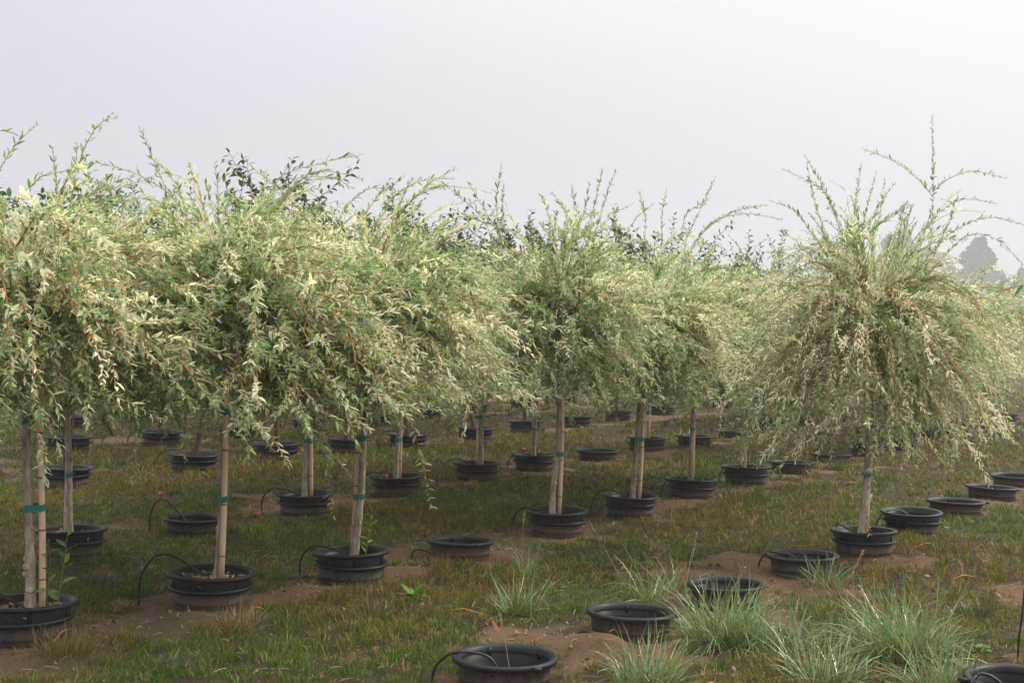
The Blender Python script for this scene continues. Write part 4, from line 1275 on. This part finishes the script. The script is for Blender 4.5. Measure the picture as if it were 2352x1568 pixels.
stalk(1175, 1565, [(1175, 1565), (1165, 1500), (1158, 1460), (1148, 1410)], "thin dry stalk rising in front of the sandy mound pot")
stalk(1530, 1440, [(1530, 1440), (1548, 1370), (1590, 1290), (1600, 1225)], "upright straw stalk between the wide empty pot and grass clump")
stalk(1200, 1320, [(1200, 1320), (1198, 1260), (1202, 1210), (1205, 1175)], "short dry stalk near the scarred willow")

# ------------------------------------------------------------------ leafy weeds and suckers
wl_P = np.zeros((1, 3)); wl_D = np.array([(1.0, 0, 0)]); wl_N = np.array([(0, 0, 1.0)])
def weed_leaf(c, L, w, curl):
    V, F = leaves(wl_P, wl_D, wl_N, np.array([L]), np.array([w]), np.array([curl]), .18)
    return mesh_np("weed_leaf", V, F, np.tile(np.array(c), (6, 1)), False, [M_WEED])
WL = [weed_leaf(c, 1.0, .27, cu) for c, cu in (((.15, .25, .05), .1), ((.20, .29, .06), .25), ((.12, .20, .05), .18))]
def weed(px, py, Z, stems, lab, z0, leafL=.05, name="sucker_shoot", spacing=.035, color=None, joined=False):
    """stems: list of px polylines from base to tip at depth Z"""
    b = at_depth(stems[0][0][0], stems[0][0][1], Z); b[2] = z0
    o = thing(name, lab, "weed" if name == "weed" else "plant shoot", tuple(b), None)
    rg = random.Random(px * 3 + py)
    lm = MB()
    for st in stems:
        pts = np.array([at_depth(a, c, Z) for a, c in st]) - b
        pts[0, 2] = -.01
        ts = np.linspace(0, 1, 12); tt = np.linspace(0, 1, len(pts))
        path = np.stack([np.interp(ts, tt, pts[:, k]) for k in range(3)], -1)
        for _ in range(2): path[1:-1] = (path[:-2] + 2 * path[1:-1] + path[2:]) / 4
        path[:, 1] += np.linspace(0, rg.uniform(-.05, .05), 12)
        L = np.linalg.norm(np.diff(path, axis=0), axis=1).sum()
        mb = MB(); V, F = tubes(path, np.linspace(.0028, .0010, 12), 4); mb.add(V, F, np.array((.18, .16, .05)))
        stm = obj("stem", mb.mesh("stem", [M_LITTER]), o)
        m = max(3, int(L / spacing))
        for k in range(m):
            t = (k + .6) / m
            p_ = np.array([np.interp(t, ts, path[:, c]) for c in range(3)])
            a = k * 2.4 + rg.uniform(-.4, .4)
            e = rg.uniform(.15, .75)
            if joined:
                D = np.array([(math.cos(a) * math.cos(e), math.sin(a) * math.cos(e), math.sin(e))])
                N = nrm(np.array([(0, 0, 1.0)]) - D * D[:, 2:])
                Lf = leafL * rg.uniform(.6, 1.2) * (1.15 - .6 * t)
                V, F = leaves(p_[None], D, N, np.array([Lf]), np.array([Lf * .36]), np.array([rg.uniform(0, .3)]))
                lm.add(V, F, np.array(color or (.15, .25, .05)) * rg.uniform(.75, 1.25))
            else:
                lf = obj("leaf", rg.choice(WL), stm, tuple(p_))
                lf.rotation_euler = (rg.uniform(-.9, .9), -e, a)
                lf.scale = (leafL * rg.uniform(.7, 1.2) * (1.15 - .5 * t),) * 3
    if joined:
        obj("foliage", lm.mesh("foliage", [M_WEED]), o, kind="stuff")
zs = Z_TREE - .05
B0, B2_, B6, B7, C5, B4 = (S[k] for k in (('B', 0), ('B', 2), ('B', 6), ('B', 7), ('C', 5), ('B', 4)))
weed(1, 1, B0['y'] - .02, [[(130, 1385), (145, 1310), (156, 1250), (163, 1183)]], "tall leafy sucker in the knobbly willow's pot", zs, .095, spacing=.03)
weed(2, 1, B0['y'] + .02, [[(108, 1385), (112, 1330), (118, 1280), (114, 1235)]], "shorter leafy sucker close to the knobbly trunk", zs, .075, spacing=.03)
weed(3, 1, B2_['y'] - .02, [[(838, 1262), (846, 1230), (850, 1200), (855, 1168)]], "single yellow-green sucker beside the trunk crossing its stake", zs, .07, spacing=.02)
weed(4, 1, B6['y'] - .05, [[(1600, 1100), (1603, 1070), (1612, 1045), (1620, 1010)], [(1612, 1102), (1622, 1070), (1632, 1050)], [(1605, 1100), (1598, 1070), (1606, 1040)], [(1618, 1100), (1636, 1078)]],
     "bushy bright weeds in the crowded pot", zs, .075, "weed", .018, joined=True)
weed(5, 1, B6['y'] - .03, [[(1566, 1100), (1567, 1060), (1564, 1020), (1566, 985)]], "tall thin weed beside the crowded pot's trunk", zs, .085, "weed", .028, joined=True)
weed(6, 1, B7['y'] - .04, [[(1736, 1072), (1738, 1050), (1742, 1030)], [(1730, 1072), (1735, 1055)]], "small pale weed in the slim willow's pot", zs, .04, "weed", .02, joined=True, color=(.16, .25, .07))
weed(7, 1, B7['y'] - .0, [[(1693, 1070), (1694, 1050), (1688, 1032)]], "faint weed left of the slim willow's trunk", zs, .04, "weed", .03, joined=True)
weed(8, 1, C5['y'] - .03, [[(1250, 1042), (1255, 1010), (1262, 975), (1258, 940)], [(1245, 1042), (1242, 1015), (1250, 990)], [(1256, 1042), (1268, 1020)]], "yellow-green weeds behind the scarred willow's trunk", zs, .05, "weed", .028, joined=True, color=(.20, .29, .05))
q = gp(1236, 1160)
weed(9, 1, q[1], [[(1236, 1165), (1228, 1130), (1224, 1100), (1220, 1062)]], "young willow seedling in grass before the dark trunked willow's pot", 0.0, .05, "weed", .04, joined=True, color=(.15, .21, .08))
q = gp(172, 1430)
weed(10, 1, q[1], [[(180, 1450), (172, 1420), (178, 1400), (165, 1378)]], "pale weed creeping up beside the knobbly willow's pot", 0.0, .06, "weed", .05, joined=True, color=(.14, .22, .07))

# ground rosettes
def rosette(px, py, n, L, c, lab, wr=.3):
    q = gp(px, py); q[2] = float(ground_h(q[0], q[1])) + .004
    o = thing("broadleaf_weed", lab, "weed", tuple(q), None)
    rg = random.Random(px)
    me = weed_leaf(c, 1.0, wr, .15)
    for k in range(n):
        lf = obj("leaf", me, o, (0, 0, 0))
        lf.rotation_euler = (rg.uniform(-.3, .3), -rg.uniform(.15, 1.0), k * 2.4 + rg.uniform(-.3, .3))
        lf.scale = (L * rg.uniform(.6, 1.2),) * 3
rosette(950, 1375, 26, .11, (.14, .26, .025), "bright green broadleaf weed in turf before the single empty pot")
rosette(455, 1415 + 90, 8, .05, (.15, .25, .05), "small star shaped weed low in the foreground turf")
rosette(1140, 1392 - 20, 9, .055, (.17, .25, .08), "pale leafy weed near the small lone grass clump")
rosette(2250, 1500, 22, .055, (.13, .22, .06), "round leaved weed patch behind the corner pot", .8)
rosette(1975, 1136, 8, .06, (.15, .24, .06), "pale grass-like weed beside the lone willow's trunk", .22)
rosette(1930, 1060, 7, .05, (.16, .24, .08), "tiny pale weed by the far tussock", .25)
rosette(1370, 1090, 10, .06, (.17, .27, .04), "yellow-green weed in front of the low looped tube pot")
rosette(820, 1420, 6, .06, (.12, .2, .06), "little green weed in turf below the sucker pot")
rosette(560, 1500, 5, .06, (.15, .24, .06), "tiny sprig weed near the red twig")

# ------------------------------------------------------------------ fallen fruit
def fruit(px, py, lab, r=.034, z=0.0, pos=None):
    q = gp(px, py, z + r) if pos is None else np.array(pos)
    q[2] = (float(ground_h(q[0], q[1])) if pos is None else z)
    V, F = lathe([(.001, .15), (.25, .04), (.6, .06), (.92, .45), (1, .95), (.9, 1.45), (.55, 1.78), (.2, 1.74), (.001, 1.6)], 16)
    o = thing("fallen_fruit", lab, "fruit", tuple(q), "red fruit fallen on the ground")
    b = obj("flesh", mesh_np("fruit_flesh", V * r, F, None, True, [M_FRUIT]), o)
    V, F = tubes(np.array([(0, 0, 1.6), (.1, .05, 1.95), (.25, .1, 2.2)]) * r, np.array([.08, .06, .07]) * r, 5)
    obj("fruit_stalk", mesh_np("fruit_stalk", V, F, None, True, [M_BARKD]), b)
fruit(370, 1141, "orange-red fruit in grass below the leaning dark tree's pot")
fruit(556, 1068, "red fruit beside the arching tube near the thick bamboo stake", .036)
fruit(1203, 1030, "pale pink fruit behind the dark trunked willow's pot", .036)
fruit(438, 983, "dull red fruit beside a fruit tree pot far behind", .036)
fruit(1335, 1018, "small red fruit behind the low looped tube pot", .03)
fruit(590, 1190, "brown rotten fruit in turf behind the bamboo stake", .03)
c3 = S[('C', 3)]
fruit(0, 0, "red fruit lying on the potting mix beside the straight trunk", .034, Z_TREE - .045, (c3['x'] - .11, c3['y'] - .05, 0))

# fallen red twigs
def twig(px0, py0, px1, py1, lab):
    a, b = gp(px0, py0), gp(px1, py1)
    for q in (a, b): q[2] = float(ground_h(q[0], q[1])) + .035
    mid = (a + b) / 2 + np.array((0, 0, .02))
    pts = np.array([a, mid, b])
    V, F = tubes(pts - a, np.array([.004, .0035, .002]), 5, True)
    o = obj("fallen_twig", mesh_np("fallen_twig", V, F, None, True, [M_TWIG]), None, tuple(a))
    tag(o, lab, "twig", "fallen red twigs")
twig(568, 1424, 606, 1418, "short orange-red twig in turf below the bark chip pot")
twig(120, 1495, 165, 1465, "long red twig by the knobbly willow's pot")
twig(2185, 1345, 2240, 1335, "red twig lying near the right hand bare soil")
twig(2090, 1275, 2160, 1262, "reddish twig by the lone willow's pot")
twig(1020, 1425, 1110, 1432, "thin red twig across the turf near the lone small clump")
twig(1935, 1122, 1975, 1120, "dark red twig under the lone willow")

# ------------------------------------------------------------------ far trees in the fog
def far_tree(seed, conic):
    rg = np.random.default_rng(seed)
    n = 5200
    t = rg.random(n) ** .75
    prof = (1 - t) ** .8 * .34 + .03 if conic else np.sqrt(np.clip(1 - (2 * t - .95) ** 2, 0, 1)) * .33 + .02
    lob = 1 + .25 * np.sin(t * 26 + rg.uniform(0, 6)) * (1 if conic else .5)
    a = rg.uniform(0, 6.28, n)
    lob = lob * (1 + .22 * np.sin(3 * a + t * 9) + .15 * np.sin(5 * a - t * 17))
    r = prof * lob * np.sqrt(rg.uniform(.12, 1, n))
    P = np.stack([np.cos(a) * r, np.sin(a) * r, .08 + .92 * t], -1)
    D = nrm(np.stack([np.cos(a), np.sin(a), rg.normal(.1, .5, n)], -1) + rg.normal(0, .4, (n, 3)))
    N = nrm(np.cross(D, rg.normal(size=(n, 3))))
    L = rg.uniform(.025, .055, n)
    V, F = leaves(P, D, N, L, L * .6, np.zeros(n))
    c = np.array((.03, .045, .02)) * rg.uniform(.6, 1.4, (n, 1))
    mb = MB(); mb.add(V, F, np.repeat(c, 6, 0))
    return mb.mesh("far_crown", [M_FAR])
FARC = [far_tree(1, False), far_tree(2, True), far_tree(3, False), far_tree(4, True)]
V, F = tubes(np.array([(0, 0, -.02), (0, 0, .3), (.01, 0, .7)]), np.array([.022, .016, .006]), 8)
FART = mesh_np("far_trunk", V, F, None, True, [M_BARKD])
FAR_SPEC = [(2045, 546, 405, 3, .8, "tall narrow fog-grey tree behind the lone willow's crown"), (2078, 538, 427, 2, .6, "blunt topped fog-grey tree next to the narrow one"),
            (2000, 601, 391, 0, 1.0, "low round fog-grey tree left of the tall pair"), (2130, 571, 543, 2, 1.0, "palest rounded tree deep in the fog"),
            (2250, 550, 380, 1, 1.15, "spreading conifer shape grey in the fog"), (2185, 616, 398, 0, 1.2, "low bushy fog-grey tree beside the spreading conifer"),
            (2295, 626, 391, 1, 1.1, "small conifer at the foot of the spreading one"), (2352, 618, 405, 3, 1.0, "fog-grey tree cut by the edge of the view"),
            (2150, 636, 435, 2, 1.5, "wide low fog-grey thicket tree behind the willow")]
for px, py, Y, k, wx, lab in FAR_SPEC:
    tp = at_depth(px, py, Y)
    o = thing("distant_tree", lab, "tree", (tp[0], Y, 0), "fog shrouded trees beyond the nursery")
    h = tp[2]
    c = obj("crown", FARC[k], o, kind="stuff"); c.scale = (h * wx * .75, h * wx * .75, h)
    c.rotation_euler = (0, 0, px)
    t = obj("trunk", FART, o); t.scale = (h, h, h)

# ------------------------------------------------------------------ fog
m = bpy.data.materials.new("fog_air"); m.use_nodes = True
nt = m.node_tree; nt.nodes.clear()
out = nt.nodes.new("ShaderNodeOutputMaterial")
vol = nt.nodes.new("ShaderNodeVolumePrincipled")
vol.inputs['Color'].default_value = (0.985, 0.98, 0.985, 1)
vol.inputs['Density'].default_value = 0.0018
vol.inputs['Anisotropy'].default_value = 0.0
nt.links.new(vol.outputs[0], out.inputs['Volume'])
V = np.array([(x, y, z) for x in (-150, 330) for y in (-30, 600) for z in (-1.5, 52)], float)
F = np.array([(0, 1, 3, 2), (4, 6, 7, 5), (0, 4, 5, 1), (2, 3, 7, 6), (0, 2, 6, 4), (1, 5, 7, 3)])
HAZE = True
if HAZE:
    h = obj("haze", mesh_np("haze", V, F, None, False, [m]), kind="stuff")
    tag(h, "pale morning fog filling the air over the whole field", "fog")
